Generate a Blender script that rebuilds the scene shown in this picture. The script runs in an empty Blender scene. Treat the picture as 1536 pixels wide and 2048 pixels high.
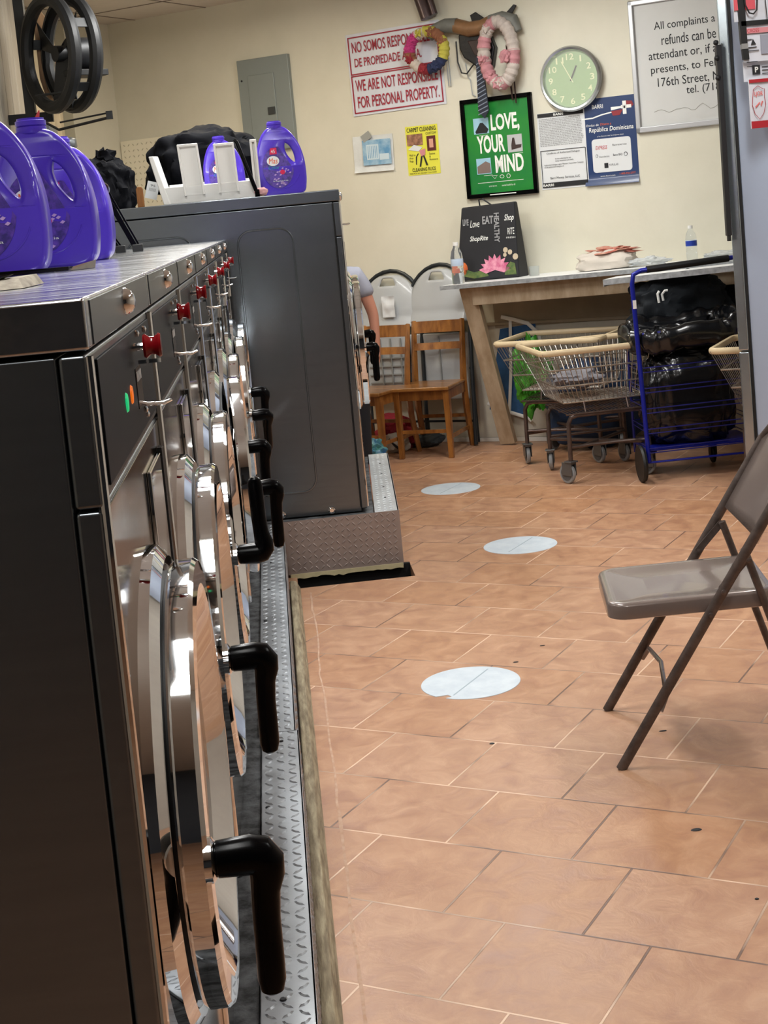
import bpy, bmesh, math, random
from mathutils import Vector, Matrix, noise
PI = math.pi
random.seed(7)
S = bpy.context.scene
COL = S.collection

# ------------------------------------------------------------------ camera
cam_d = bpy.data.cameras.new('camera')
cam = bpy.data.objects.new('camera', cam_d); COL.objects.link(cam); S.camera = cam
yaw, pitch, roll, EYE = 0.07017, 0.111926, -0.092126, 1.55319
cy, sy, cp, sp = math.cos(yaw), math.sin(yaw), math.cos(pitch), math.sin(pitch)
fw = Vector((sy*cp, cy*cp, -sp)); rt = Vector((cy, -sy, 0)); up = rt.cross(fw)
rt, up = rt*math.cos(roll)+up*math.sin(roll), up*math.cos(roll)-rt*math.sin(roll)
cam.matrix_world = Matrix(((rt.x, up.x, -fw.x, 0), (rt.y, up.y, -fw.y, 0), (rt.z, up.z, -fw.z, EYE), (0, 0, 0, 1)))
cam_d.sensor_fit = 'VERTICAL'; cam_d.sensor_height = 24; cam_d.sensor_width = 18
cam_d.lens = 24*2958/2048; cam_d.shift_y = -264.24/2048
cam_d.clip_start = 0.05; cam_d.clip_end = 60

# ------------------------------------------------------------------ world, lights, exposure
S.view_settings.view_transform = 'Standard'; S.view_settings.look = 'None'
S.view_settings.exposure = 0.0; S.view_settings.gamma = 1.0; S.view_settings.use_curve_mapping = False
w = bpy.data.worlds.new('room_air'); S.world = w; w.use_nodes = True
w.node_tree.nodes['Background'].inputs[0].default_value = (0.75, 0.82, 1.0, 1)
w.node_tree.nodes['Background'].inputs[1].default_value = 0.05
CEIL = 3.08
LAMPS = [(-0.25, 1.1, 24), (-0.25, 4.1, 44), (-0.25, 7.1, 38), (2.3, 2.2, 16), (2.0, 5.2, 36), (1.2, 7.9, 30)]
def area(name, loc, size, power, color, rot=(0, 0, 0)):
    l = bpy.data.lights.new(name, 'AREA'); l.shape = 'RECTANGLE'; l.size, l.size_y = size
    l.energy = power; l.color = color
    o = bpy.data.objects.new(name, l); COL.objects.link(o); o.location = loc; o.rotation_euler = rot
    return o
for x, y, p in LAMPS:
    area('ceiling_tube_light', (x, y, CEIL-0.12), (0.26, 1.15), p, (0.98, 0.98, 0.97))
area('added_warm_light', (-0.3, 8.9, CEIL-0.12), (0.5, 0.2), 15, (1.0, 0.82, 0.55))  # added unseen lamp that warms the far left of the wall

# ------------------------------------------------------------------ helpers
def lin(c):
    if isinstance(c, str):
        c = [int(c[i:i+2], 16)/255 for i in (0, 2, 4)]
    return tuple((v/12.92 if v <= 0.04045 else ((v+0.055)/1.055)**2.4) for v in c)
MATS = {}
def mat(name, color, rough=0.6, metal=0.0, var=0.0, scale=8.0, bump=0.0, color2=None, trans=0.0, alpha=1.0, coat=0.0,
        stretch=(1, 1, 1), emit=None, es=1.0, aniso=0.0, rvar=0.0, ior=1.45, bscale=None, sheen=0.0):
    if name in MATS: return MATS[name]
    m = bpy.data.materials.new(name); MATS[name] = m; m.use_nodes = True
    nt = m.node_tree; N = nt.nodes; L = nt.links
    b = N['Principled BSDF']
    c = lin(color)
    b.inputs['Base Color'].default_value = (*c, 1); b.inputs['Roughness'].default_value = rough
    b.inputs['Metallic'].default_value = metal; b.inputs['IOR'].default_value = ior
    if trans: b.inputs['Transmission Weight'].default_value = trans
    if alpha < 1: b.inputs['Alpha'].default_value = alpha
    if coat: b.inputs['Coat Weight'].default_value = coat; b.inputs['Coat Roughness'].default_value = 0.08
    if aniso: b.inputs['Anisotropic'].default_value = aniso
    if sheen: b.inputs['Sheen Weight'].default_value = sheen
    if emit: b.inputs['Emission Color'].default_value = (*lin(emit), 1); b.inputs['Emission Strength'].default_value = es
    if var or bump or color2 or rvar:
        tc = N.new('ShaderNodeTexCoord'); mp = N.new('ShaderNodeMapping'); mp.inputs['Scale'].default_value = stretch
        L.new(tc.outputs['Object'], mp.inputs[0])
        nz = N.new('ShaderNodeTexNoise'); nz.inputs['Scale'].default_value = scale; nz.inputs['Detail'].default_value = 6
        nz.inputs['Roughness'].default_value = 0.6
        L.new(mp.outputs[0], nz.inputs['Vector'])
        if var or color2:
            r = N.new('ShaderNodeValToRGB')
            c2 = lin(color2) if color2 else tuple(v*(1-var) for v in c)
            c1 = c if color2 else tuple(min(1, v*(1+var)) for v in c)
            r.color_ramp.elements[0].position = 0.35; r.color_ramp.elements[0].color = (*c2, 1)
            r.color_ramp.elements[1].position = 0.65; r.color_ramp.elements[1].color = (*c1, 1)
            L.new(nz.outputs['Fac'], r.inputs[0]); L.new(r.outputs[0], b.inputs['Base Color'])
        if rvar:
            mr = N.new('ShaderNodeMapRange'); mr.inputs['From Min'].default_value = 0.3; mr.inputs['From Max'].default_value = 0.7
            mr.inputs['To Min'].default_value = max(0.02, rough-rvar); mr.inputs['To Max'].default_value = rough+rvar
            L.new(nz.outputs['Fac'], mr.inputs['Value']); L.new(mr.outputs[0], b.inputs['Roughness'])
        if bump:
            bp = N.new('ShaderNodeBump'); bp.inputs['Strength'].default_value = bump; bp.inputs['Distance'].default_value = 0.01
            src = nz
            if bscale:
                src = N.new('ShaderNodeTexNoise'); src.inputs['Scale'].default_value = bscale; src.inputs['Detail'].default_value = 4
                L.new(mp.outputs[0], src.inputs['Vector'])
            L.new(src.outputs['Fac'], bp.inputs['Height']); L.new(bp.outputs[0], b.inputs['Normal'])
    return m

class B:
    """collects shapes, then links them as one mesh object"""
    def __init__(s): s.v = []; s.f = []; s.mi = []; s.M = Matrix(); s.cur = 0
    def add(s, vs, fs, T=None):
        n = len(s.v); M = s.M @ T if T is not None else s.M
        s.v += [tuple(M @ Vector(p)) for p in vs]; s.f += [tuple(i+n for i in f) for f in fs]; s.mi += [s.cur]*len(fs)
        return s
    def box(s, x0, x1, y0, y1, z0, z1, T=None):
        vs = [(x, y, z) for x in (x0, x1) for y in (y0, y1) for z in (z0, z1)]
        return s.add(vs, [(0, 1, 3, 2), (4, 6, 7, 5), (0, 4, 5, 1), (2, 3, 7, 6), (0, 2, 6, 4), (1, 5, 7, 3)], T)
    def hexa(s, bot, top, T=None):
        n = len(bot); vs = list(bot)+list(top)
        return s.add(vs, [tuple(range(n))[::-1], tuple(range(n, 2*n))]+[(i, (i+1) % n, n+(i+1) % n, n+i) for i in range(n)], T)
    def prism(s, poly, y0, y1, T=None):           # poly in x,z ; extruded along y
        return s.hexa([(p[0], y0, p[1]) for p in poly], [(p[0], y1, p[1]) for p in poly], T)
    def lathe(s, prof, n=40, axis='z', T=None, closed=False, scale=(1, 1)):
        vs = []; fs = []
        for r, h in prof:
            for k in range(n):
                a = 2*PI*k/n; u, v = r*math.cos(a)*scale[0], r*math.sin(a)*scale[1]
                vs.append((u, v, h) if axis == 'z' else ((h, u, v) if axis == 'x' else (u, h, v)))
        m = len(prof)
        for i in range(m-1 if not closed else m):
            for k in range(n):
                a, b2 = i*n+k, i*n+(k+1) % n; c, d = ((i+1) % m)*n+(k+1) % n, ((i+1) % m)*n+k
                fs.append((a, b2, c, d))
        if not closed:
            fs.append(tuple(range(n))[::-1]); fs.append(tuple((m-1)*n+k for k in range(n)))
        return s.add(vs, fs, T)
    def tube(s, pts, r, n=8, closed=False, T=None, sq=None):
        P = [Vector(p) for p in pts]; m = len(P); R = r if isinstance(r, (list, tuple)) else [r]*m
        vs = []; fs = []; nrm = None
        for i in range(m):
            if closed: t = (P[(i+1) % m]-P[i-1])
            else: t = P[min(i+1, m-1)]-P[max(i-1, 0)]
            if t.length < 1e-9: t = Vector((0, 0, 1))
            t.normalize()
            if nrm is None:
                nrm = t.orthogonal().normalized()
                if abs(t.z) < 0.9: nrm = (Vector((0, 0, 1))-t*t.z).normalized()
            else:
                nrm = nrm-t*nrm.dot(t)
                nrm = nrm.normalized() if nrm.length > 1e-6 else t.orthogonal().normalized()
            bi = t.cross(nrm)
            for k in range(n):
                a = 2*PI*(k+0.5)/n if n == 4 else 2*PI*k/n
                e = sq or (1, 1)
                vs.append(tuple(P[i]+nrm*math.cos(a)*R[i]*e[0]+bi*math.sin(a)*R[i]*e[1]))
        for i in range(m if closed else m-1):
            for k in range(n):
                fs.append((i*n+k, i*n+(k+1) % n, ((i+1) % m)*n+(k+1) % n, ((i+1) % m)*n+k))
        if not closed: fs += [tuple(range(n))[::-1], tuple((m-1)*n+k for k in range(n))]
        return s.add(vs, fs, T)
    def plank(s, a, b, w, t, side):                 # bar from a to b; width w along `side`, thickness t
        a, b, side = Vector(a), Vector(b), Vector(side); d = (b-a).normalized(); side = (side-d*side.dot(d)).normalized(); o = d.cross(side)
        q = [(-1, -1), (1, -1), (1, 1), (-1, 1)]
        return s.hexa([a+side*w/2*i+o*t/2*j for i, j in q], [b+side*w/2*i+o*t/2*j for i, j in q])
    def blob(s, c, rad, amp=0.15, fr=3.0, seed=0, sub=4, sq=1.0, T=None, flat=None, fold=0.0):
        bm = bmesh.new(); bmesh.ops.create_icosphere(bm, subdivisions=sub, radius=1)
        vs = []
        for v in bm.verts:
            p = v.co.copy()
            if sq != 1.0:
                p = Vector([math.copysign(abs(q)**sq, q) for q in p])
            o = Vector((seed*3.1, seed*1.7, seed))
            k = 1+amp*noise.noise(p*fr+o)+amp*0.5*noise.noise(p*fr*2.3+o)
            if fold: k += fold*(abs(noise.noise(Vector((p.x*fr*2.5, p.y*fr*2.5, p.z*fr*0.7))+o))-0.2)
            z = p.z*k*rad[2]
            if flat is not None: z = max(z, flat)
            vs.append((c[0]+p.x*k*rad[0], c[1]+p.y*k*rad[1], c[2]+z))
        fs = [tuple(l.vert.index for l in f.loops) for f in bm.faces]; bm.free()
        return s.add(vs, fs, T)
    def build(s, name, m, parent=None, bevel=0, seg=2, angle=35, loc=None, rot=None, subsurf=0, label=None, smooth=True):
        me = bpy.data.meshes.new(name); me.from_pydata(s.v, [], s.f); me.update()
        bm = bmesh.new(); bm.from_mesh(me); bmesh.ops.recalc_face_normals(bm, faces=bm.faces); bm.to_mesh(me); bm.free()
        for q in (m if isinstance(m, (list, tuple)) else [m]): me.materials.append(q)
        if isinstance(m, (list, tuple)) and len(me.polygons) == len(s.mi): me.polygons.foreach_set('material_index', s.mi)
        if smooth:
            me.shade_smooth(); me.set_sharp_from_angle(angle=math.radians(angle))
        o = bpy.data.objects.new(name, me); COL.objects.link(o)
        if parent: o.parent = parent
        if loc is not None: o.location = loc
        if rot is not None: o.rotation_euler = rot
        if bevel:
            md = o.modifiers.new('bevel', 'BEVEL'); md.width = bevel; md.segments = seg; md.limit_method = 'ANGLE'; md.angle_limit = math.radians(40)
            md.harden_normals = True
        if subsurf:
            md = o.modifiers.new('subsurf', 'SUBSURF'); md.levels = subsurf; md.render_levels = subsurf
        if label: o['label'] = label
        return o

def thing(name, label, cat, loc=(0, 0, 0), rotz=0.0, group=None, rot=None):
    o = bpy.data.objects.new(name, None); COL.objects.link(o); o.empty_display_size = 0.1
    o.location = loc; o.rotation_euler = rot if rot else (0, 0, rotz)
    o['label'] = label; o['category'] = cat
    if group: o['group'] = group
    return o
def tag(o, label, cat, group=None, kind=None):
    o['label'] = label; o['category'] = cat
    if group: o['group'] = group
    if kind: o['kind'] = kind
    return o
def struct(o): o['kind'] = 'structure'; return o
def kids(o): return [c for c in COL.objects if c.parent == o]
def copy_tree(o, parent=None):
    c = o.copy(); COL.objects.link(c)
    if parent: c.parent = parent
    for ch in kids(o): copy_tree(ch, c)
    return c
def text(s, x0, x1, z0, z1, m, parent, y=-0.0012, name='lettering', bold=0.0, shear=0.0, rot90=False, ext=0.0003):
    """lettering fitted into the box x0..x1, z0..z1, facing -y"""
    cu = bpy.data.curves.new(name, 'FONT'); cu.body = s; cu.size = 1; cu.offset = bold; cu.shear = shear; cu.align_x = 'LEFT'
    cu.resolution_u = 3
    t = bpy.data.objects.new(name, cu); COL.objects.link(t)
    bpy.context.view_layer.update()
    dg = bpy.context.evaluated_depsgraph_get(); me = bpy.data.meshes.new_from_object(t.evaluated_get(dg))
    bpy.data.objects.remove(t)
    vs = [v.co.copy() for v in me.vertices]
    if rot90: vs = [Vector((v.y, -v.x, 0)) for v in vs]
    xs = [v.x for v in vs]; ys = [v.y for v in vs]; ax, bx, ay, by = min(xs), max(xs), min(ys), max(ys)
    for v, q in zip(me.vertices, vs):
        v.co = ((q.x-ax)/(bx-ax)*(x1-x0)+x0, y, (q.y-ay)/(by-ay)*(z1-z0)+z0)
    me.name = name; me.materials.clear(); me.materials.append(m)
    o = bpy.data.objects.new(name, me); COL.objects.link(o); o.parent = parent
    return o
def arc(cx, cz, r, a0, a1, n, y=0):
    return [(cx+r*math.cos(a0+(a1-a0)*k/n), y, cz+r*math.sin(a0+(a1-a0)*k/n)) for k in range(n+1)]
def rrect(x0, x1, z0, z1, r, n=5):
    p = []
    for cx, cz, a in ((x1-r, z1-r, 0), (x0+r, z1-r, PI/2), (x0+r, z0+r, PI), (x1-r, z0+r, 1.5*PI)):
        p += [(cx+r*math.cos(a+PI/2*k/n), cz+r*math.sin(a+PI/2*k/n)) for k in range(n+1)]
    return p

# wall frame: u along the back wall, d out of it, z up
WA = 0.56; DW = Vector((math.cos(WA), -math.sin(WA), 0)); NW = Vector((-math.sin(WA), -math.cos(WA), 0)); P0 = Vector((1.27, 9.6, 0))
def WP(u, d, z=0.0): return P0+DW*u+NW*d+Vector((0, 0, z))
def wthing(name, label, cat, u, z, d=0.001, group=None, tilt=0.0):
    return thing(name, label, cat, WP(u, d, z), group=group, rot=(0, tilt, -WA))

# ------------------------------------------------------------------ materials
CHROME = mat('chrome', 'e6e8ea', 0.04, 1.0, rvar=0.015, scale=3)
STEEL = mat('brushed_dark_steel', '8c9196', 0.30, 1.0, var=0.08, scale=6, stretch=(1, 1, 30), rvar=0.05)
SIDE = mat('brushed_side_panel', '757b80', 0.27, 0.88, var=0.05, scale=4, stretch=(1, 1, 14))
FRONT = mat('mirror_steel_front', 'a9a6a2', 0.10, 1.0, rvar=0.03, scale=5)
LIDM = mat('streaky_steel_lid', 'c4c8cd', 0.18, 1.0, var=0.12, scale=4, stretch=(0.5, 8, 1), rvar=0.10, bump=0.12)  # streaks in tone and bump imitate smeared reflections on dirty lids
PANEL = mat('black_gloss_panel', '22282e', 0.42, 0.0)
PANEL.node_tree.nodes['Principled BSDF'].inputs['Specular IOR Level'].default_value = 0.15
BLACKP = mat('black_plastic', '050506', 0.22, 0, ior=1.3)
BLACKP.node_tree.nodes['Principled BSDF'].inputs['Specular IOR Level'].default_value = 0.22
RUBBER = mat('black_rubber', '101112', 0.5)
RED = mat('red_plastic', '7c0a12', 0.2, 0, coat=0.4)
WHITEP = mat('white_plastic', 'e8e8e4', 0.35)
PLATE = mat('diamond_plate_aluminium', 'a4a9ae', 0.42, 0.65, var=0.12, scale=9, rvar=0.12, bump=0.15)
PLATEB = mat('worn_plate_front', '9d918c', 0.45, 0.5, var=0.06, scale=9, bump=0.08)
CONC = mat('grimy_concrete', '6a6d70', 0.85, 0, color2='2c2d2e', scale=22, bump=0.6)
BATTEN = mat('old_timber_batten', 'b0a488', 0.85, 0, color2='7a6d58', scale=18, stretch=(4, 0.5, 4), bump=0.5)
WOOD = mat('golden_oak', 'a36c32', 0.35, 0, color2='6e4018', scale=5, stretch=(4, 4, 0.8), coat=0.3)
PLANK = mat('raw_plank', 'b8a48a', 0.7, 0, color2='9a8468', scale=5, stretch=(3, 3, 0.8))
WHITEM = mat('white_folding_chair_plastic', 'b4b7b8', 0.35, 0, coat=0.2)
BAGM = mat('black_bin_bag', '0b0c0f', 0.24, 0, bump=0.35, bscale=9, coat=0.3)
CLOTHB = mat('black_cloth_bag', '0c0d11', 0.8, 0, bump=0.3, bscale=14)
PAPER = mat('white_paper', 'dcdfe0', 0.7)
INK = mat('black_ink', '1c1d20', 0.6)
CLOTHB.node_tree.nodes['Principled BSDF'].inputs['Specular IOR Level'].default_value = 0.12
BLUEM = mat('blue_enamel', '141f8c', 0.3, 0.2)
WIRE = mat('bright_wire', 'b9b4ac', 0.28, 0.9, var=0.15, scale=30)
BRONZE = mat('brown_cart_frame', '5a4c46', 0.35, 0.6, var=0.2, scale=20)
CREAM = mat('cream_vinyl_rim', 'cdb995', 0.45, 0, var=0.06)
GREYR = mat('grey_caster_rubber', '8b8e90', 0.5)
CLEAR = mat('clear_plastic', 'f2f6f8', 0.05, 0, trans=0.92, ior=1.2)
CHAIRM = mat('brown_enamel', '82756f', 0.24, 0.25, coat=0.5, var=0.03)
CHAIRT = mat('chipped_brown_tube', '5b504b', 0.38, 0.3, var=0.25, scale=35)
SKIN = mat('skin', 'b98069', 0.55)
def wallmat():
    m = mat('cream_wall_paint', 'dedac8', 0.55, 0, color2='d4d0bd', scale=1.6, bump=0.05, bscale=60)
    return m
WALLM = wallmat()
WALLW = mat('lower_wall_paint', 'cfc9bb', 0.6, 0, color2='bcb6a8', scale=3)
CEILM = mat('ceiling_tile', 'd4cfc8', 0.8, 0, var=0.03)
def floor_material():
    m = bpy.data.materials.new('terracotta_slate_tile'); m.use_nodes = True; nt = m.node_tree; N = nt.nodes; L = nt.links
    b = N['Principled BSDF']
    def mth(op, a, b2=None, c=None):
        n = N.new('ShaderNodeMath'); n.operation = op
        for i, q in enumerate((a, b2, c)):
            if q is None: continue
            if isinstance(q, (int, float)): n.inputs[i].default_value = q
            else: L.new(q, n.inputs[i])
        return n.outputs[0]
    tc = N.new('ShaderNodeTexCoord'); sx = N.new('ShaderNodeSeparateXYZ'); L.new(tc.outputs['Object'], sx.inputs[0])
    th = -0.56942; s = 0.33; c, q = math.cos(th), math.sin(th)
    a = mth('ADD', mth('MULTIPLY', sx.outputs[0], c/s), mth('MULTIPLY', sx.outputs[1], q/s))
    bb = mth('ADD', mth('ADD', mth('MULTIPLY', sx.outputs[0], -q/s), mth('MULTIPLY', sx.outputs[1], c/s)), -10.37877+40)
    n = mth('FLOOR', bb)
    fb = mth('SUBTRACT', bb, n)
    off = mth('ADD', mth('MULTIPLY', mth('SUBTRACT', n, 40.0), 0.5413), 0.585)
    aa = mth('ADD', mth('SUBTRACT', a, off), 60.0)
    k = mth('FLOOR', aa); fa = mth('SUBTRACT', aa, k)
    e = mth('MINIMUM', mth('MINIMUM', fa, mth('SUBTRACT', 1.0, fa)), mth('MINIMUM', fb, mth('SUBTRACT', 1.0, fb)))
    mr = N.new('ShaderNodeMapRange'); mr.inputs['From Min'].default_value = 0.0065; mr.inputs['From Max'].default_value = 0.0105
    L.new(e, mr.inputs['Value']); tile = mr.outputs[0]
    cid = N.new('ShaderNodeCombineXYZ'); L.new(k, cid.inputs[0]); L.new(n, cid.inputs[1])
    wn = N.new('ShaderNodeTexWhiteNoise'); wn.noise_dimensions = '2D'; L.new(cid.outputs[0], wn.inputs['Vector'])
    # slate figure, shifted per tile
    vadd = N.new('ShaderNodeVectorMath'); vadd.operation = 'MULTIPLY_ADD'; L.new(wn.outputs['Color'], vadd.inputs[0]); vadd.inputs[1].default_value = (9, 9, 9); L.new(tc.outputs['Object'], vadd.inputs[2])
    n1 = N.new('ShaderNodeTexNoise'); n1.inputs['Scale'].default_value = 11; n1.inputs['Detail'].default_value = 8; n1.inputs['Roughness'].default_value = 0.62; n1.inputs['Distortion'].default_value = 0.7
    L.new(vadd.outputs[0], n1.inputs['Vector'])
    r = N.new('ShaderNodeValToRGB'); cr = r.color_ramp
    cr.elements[0].position = 0.28; cr.elements[0].color = (*lin('a3745a'), 1)
    cr.elements[1].position = 0.72; cr.elements[1].color = (*lin('c39775'), 1)
    el = cr.elements.new(0.5); el.color = (*lin('b48665'), 1)
    L.new(n1.outputs['Fac'], r.inputs[0])
    hsv = N.new('ShaderNodeHueSaturation'); L.new(r.outputs[0], hsv.inputs['Color'])
    v = N.new('ShaderNodeMapRange'); v.inputs['To Min'].default_value = 0.97; v.inputs['To Max'].default_value = 1.03; L.new(wn.outputs['Value'], v.inputs['Value']); L.new(v.outputs[0], hsv.inputs['Value'])
    sat = N.new('ShaderNodeMapRange'); sat.inputs['To Min'].default_value = 1.02; sat.inputs['To Max'].default_value = 0.94; L.new(wn.outputs['Value'], sat.inputs['Value']); L.new(sat.outputs[0], hsv.inputs['Saturation'])
    # grout: light mortar, darkened in patches for the shade in its grooves
    n2 = N.new('ShaderNodeTexNoise'); n2.inputs['Scale'].default_value = 2.2; n2.inputs['Detail'].default_value = 3; L.new(tc.outputs['Object'], n2.inputs['Vector'])
    g = N.new('ShaderNodeValToRGB'); g.color_ramp.elements[0].position = 0.42; g.color_ramp.elements[0].color = (*lin('6f5548'), 1)
    g.color_ramp.elements[1].position = 0.56; g.color_ramp.elements[1].color = (*lin('e2c0a4'), 1); L.new(n2.outputs['Fac'], g.inputs[0])
    mx = N.new('ShaderNodeMix'); mx.data_type = 'RGBA'; L.new(tile, mx.inputs['Factor']); L.new(g.outputs[0], mx.inputs['A']); L.new(hsv.outputs[0], mx.inputs['B'])
    L.new(mx.outputs['Result'], b.inputs['Base Color'])
    rr = N.new('ShaderNodeMapRange'); rr.inputs['From Min'].default_value = .3; rr.inputs['From Max'].default_value = .7; rr.inputs['To Min'].default_value = 0.30; rr.inputs['To Max'].default_value = 0.44
    L.new(n1.outputs['Fac'], rr.inputs['Value']); L.new(rr.outputs[0], b.inputs['Roughness'])
    h = mth('ADD', mth('MULTIPLY', n1.outputs['Fac'], 0.5), mth('MULTIPLY', tile, 0.5))
    bp = N.new('ShaderNodeBump'); bp.inputs['Strength'].default_value = 0.4; bp.inputs['Distance'].default_value = 0.01; L.new(h, bp.inputs['Height']); L.new(bp.outputs[0], b.inputs['Normal'])
    return m
FLOORM = floor_material()

# ------------------------------------------------------------------ the room
# floor with the open pit in front of the second plinth
b = B()
def fbox(x0, x1, y0, y1): b.box(x0, x1, y0, y1, -0.2, 0)
fbox(-1.4, 4.2, -3.2, 6.195); fbox(0.492, 4.2, 6.195, 11.6); fbox(-1.4, -0.012, 6.195, 11.6); fbox(-0.012, 0.492, 6.44, 11.6)
struct(b.build('floor', FLOORM, smooth=False))
b = B().box(-0.012, 0.492, 6.19, 6.45, -0.24, -0.2).box(-0.012, 0.492, 6.425, 6.45, -0.2, 0.003); struct(b.build('trim_1', mat('pit_shade', '0c0c0e', 0.9)))  # near-black lining puts the shade of the pit into its colour
b = B().box(-3.6, 5.2, -3.2, 12.0, CEIL, CEIL+0.06); struct(b.build('ceiling', CEILM))
b = B()
for k in range(-3, 6):
    for (u0, u1, d0, d1) in ((-3.6, 3.5, k*0.61+0.5, k*0.61+0.512), (k*0.61-1.2, k*0.61-1.188, -0.1, 3.2)):
        q = [WP(u0, d0), WP(u1, d0), WP(u1, d1), WP(u0, d1)]
        b.hexa([(p.x, p.y, CEIL-0.003) for p in q], [(p.x, p.y, CEIL+0.001) for p in q])
struct(b.build('trim_2', mat('ceiling_grid', '7d736b', 0.7)))
def wallbox(b, u0, u1, z0, z1, d0, d1):
    q = [WP(u0, d0), WP(u1, d0), WP(u1, d1), WP(u0, d1)]
    return b.hexa([(p.x, p.y, z0) for p in q], [(p.x, p.y, z1) for p in q])
b = B(); wallbox(b, -2.72, 3.6, -0.02, CEIL, -0.12, 0); struct(b.build('wall_back', WALLM))
b = B(); wallbox(b, -2.80, -2.66, 0, CEIL, -0.12, 0.50); struct(b.build('wall_return', WALLM))
b = B(); wallbox(b, -1.0, 3.2, 0.0, 0.028, 0, 0.012); struct(b.build('baseboard_back', mat('white_baseboard', 'd8d4cc', 0.5), bevel=0.003))
# left wall: beige vertical boarding, then a white door
b = B(); b.box(-1.40, -1.27, -3.2, 8.84, 0, CEIL)
y = -3.2
while y < 8.8:
    wd = 0.21+0.03*math.sin(y*7); b.box(-1.27, -1.25, y, min(y+wd-0.012, 8.84), 0, CEIL); y += wd
struct(b.build('wall_left', mat('beige_boarding', 'a89f90', 0.6, 0, color2='938a7b', scale=3, stretch=(1, 6, 0.5)), bevel=0.004))
b = B(); b.box(-1.55, -1.45, 8.84, 11.6, 0, CEIL); struct(b.build('wall_left_far', WALLM))
b = B(); b.box(-1.42, -1.37, 8.95, 9.85, 0, 2.35)
dr = struct(b.build('door_1', mat('white_door', 'eef0f0', 0.45), bevel=0.004))
b = B()
for y0, y1, x in ((9.86, 9.93, -1.32), (9.95, 10.03, -1.30), (10.05, 10.20, -1.27)): b.box(-1.45, x, y0, y1, 0, 2.9)
b.box(-1.45, -1.33, 8.86, 9.9, 2.36, 2.46)
struct(b.build('trim_3', mat('cream_trim', 'dccdb0', 0.5), bevel=0.004))
# right side
b = B(); b.box(3.6, 3.72, -3.2, 8.6, 0, CEIL); struct(b.build('wall_right', mat('right_wall_paint', 'b3ada2', 0.6, 0, var=0.03)))
b = B(); b.box(-1.4, 3.7, -3.32, -3.2, 0, CEIL); struct(b.build('wall_front', mat('front_wall_dim', '34373d', 0.6, 0, var=0.05)))  # dimness put into the wall colour, so the steel sides reflect dark
for x, y, p in LAMPS+[(-0.3, 8.9, 0)]:
    small = p == 0
    t = thing('ceiling_light', {1.1: 'ceiling tube light over the nearest washer', 4.1: 'ceiling tube light over the middle of the near washer row', 7.1: 'ceiling tube light over the tall washers', 2.2: 'ceiling tube light nearest the front, on the right side', 5.2: 'ceiling tube light over the brown folding chair side', 7.9: 'ceiling tube light over the laundry carts', 8.9: 'small warm ceiling light added to tint the far left corner'}[y], 'light', (x, y, CEIL))
    hw, hl = (0.26, 0.11) if small else (0.15, 0.60)
    B().box(-hw, hw, -hl, hl, -0.06, 0).build('housing', WHITEP, t, bevel=0.006)
    d = B()
    for k in (-0.5, 0.5): d.tube([(-hw+.02, k*hl, -0.085), (hw-.02, k*hl, -0.085)] if small else [(k*hw, -hl+0.02, -0.085), (k*hw, hl-0.02, -0.085)], 0.013, 10)
    d.build('tube', mat('lit_tube', 'fbfaf4', 0.5, emit='fbfaf4', es=22), t)

# ------------------------------------------------------------------ diamond plate plinths
def lug(b, cx, cy, cz, ang, L, W, H, axis='z'):
    c, s = math.cos(ang), math.sin(ang); r = [(-L, 0), (-L*.3, -W), (L*.3, -W), (L, 0), (L*.3, W), (-L*.3, W)]
    P = [(x*c-y*s, x*s+y*c) for x, y in r]; T = [(x*.55*c-y*.35*s, x*.55*s+y*.35*c) for x, y in r]
    if axis == 'z': b.hexa([(cx+p[0], cy+p[1], cz) for p in P], [(cx+p[0], cy+p[1], cz+H) for p in T])
    elif axis == '-y': b.hexa([(cx+p[0], cy, cz+p[1]) for p in P], [(cx+p[0], cy-H, cz+p[1]) for p in T])
    else: b.hexa([(cx, cy+p[0], cz+p[1]) for p in P], [(cx+H, cy+p[0], cz+p[1]) for p in T])
def lugs(b, u0, u1, v0, v1, fn, st=0.026):
    i = 0; u = u0+st*.5
    while u < u1-st*.3:
        j = 0; v = v0+st*.5
        while v < v1-st*.3:
            fn(b, u, v, (PI/4 if (i+j) % 2 else -PI/4)); v += st; j += 1
        u += st; i += 1
t = thing('diamond_plate_kerb', 'long kerb of grey diamond plate under the near row of washers', 'kerb', (0, 0, 0))
KY = 3.72
for n_, (y0, y1, xo) in enumerate(((1.3, KY, 0.003), (KY+0.004, 6.40, -0.004))):
    b = B(); b.box(-0.140+xo, -0.047+xo, y0, y1, 0.242, 0.2485)
    b.box(-0.050+xo, -0.0465+xo, y0, y1, 0.05, 0.2485)
    lugs(b, y0, y1, -0.138+xo, -0.05+xo, lambda b, u, v, a: lug(b, v, u, 0.2483, a, 0.0150, 0.0048, 0.0030), 0.0285)
    lugs(b, y0, y1, 0.06, 0.24, lambda b, u, v, a: lug(b, -0.0467+xo, u, v, a, 0.0125, 0.0042, 0.002, 'x'), 0.036)
    b.build('tread_plate', PLATE, t, smooth=False)
    b = B()
    y = y0+0.25
    while y < y1:
        b.lathe([(0.0065, 0.2486), (0.005, 0.2512), (0.0, 0.2515)], 10, T=Matrix.Translation((-0.112+xo+0.02*math.sin(y*9), y, 0))); y += 0.42
    b.build('screw', INK, t)
b = B(); b.box(-0.9, -0.142, 1.3, 6.40, 0.0, 0.238); b.box(-0.14, -0.052, 1.3, 6.40, 0.0, 0.241); b.build('concrete_bed', CONC, t)
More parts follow.
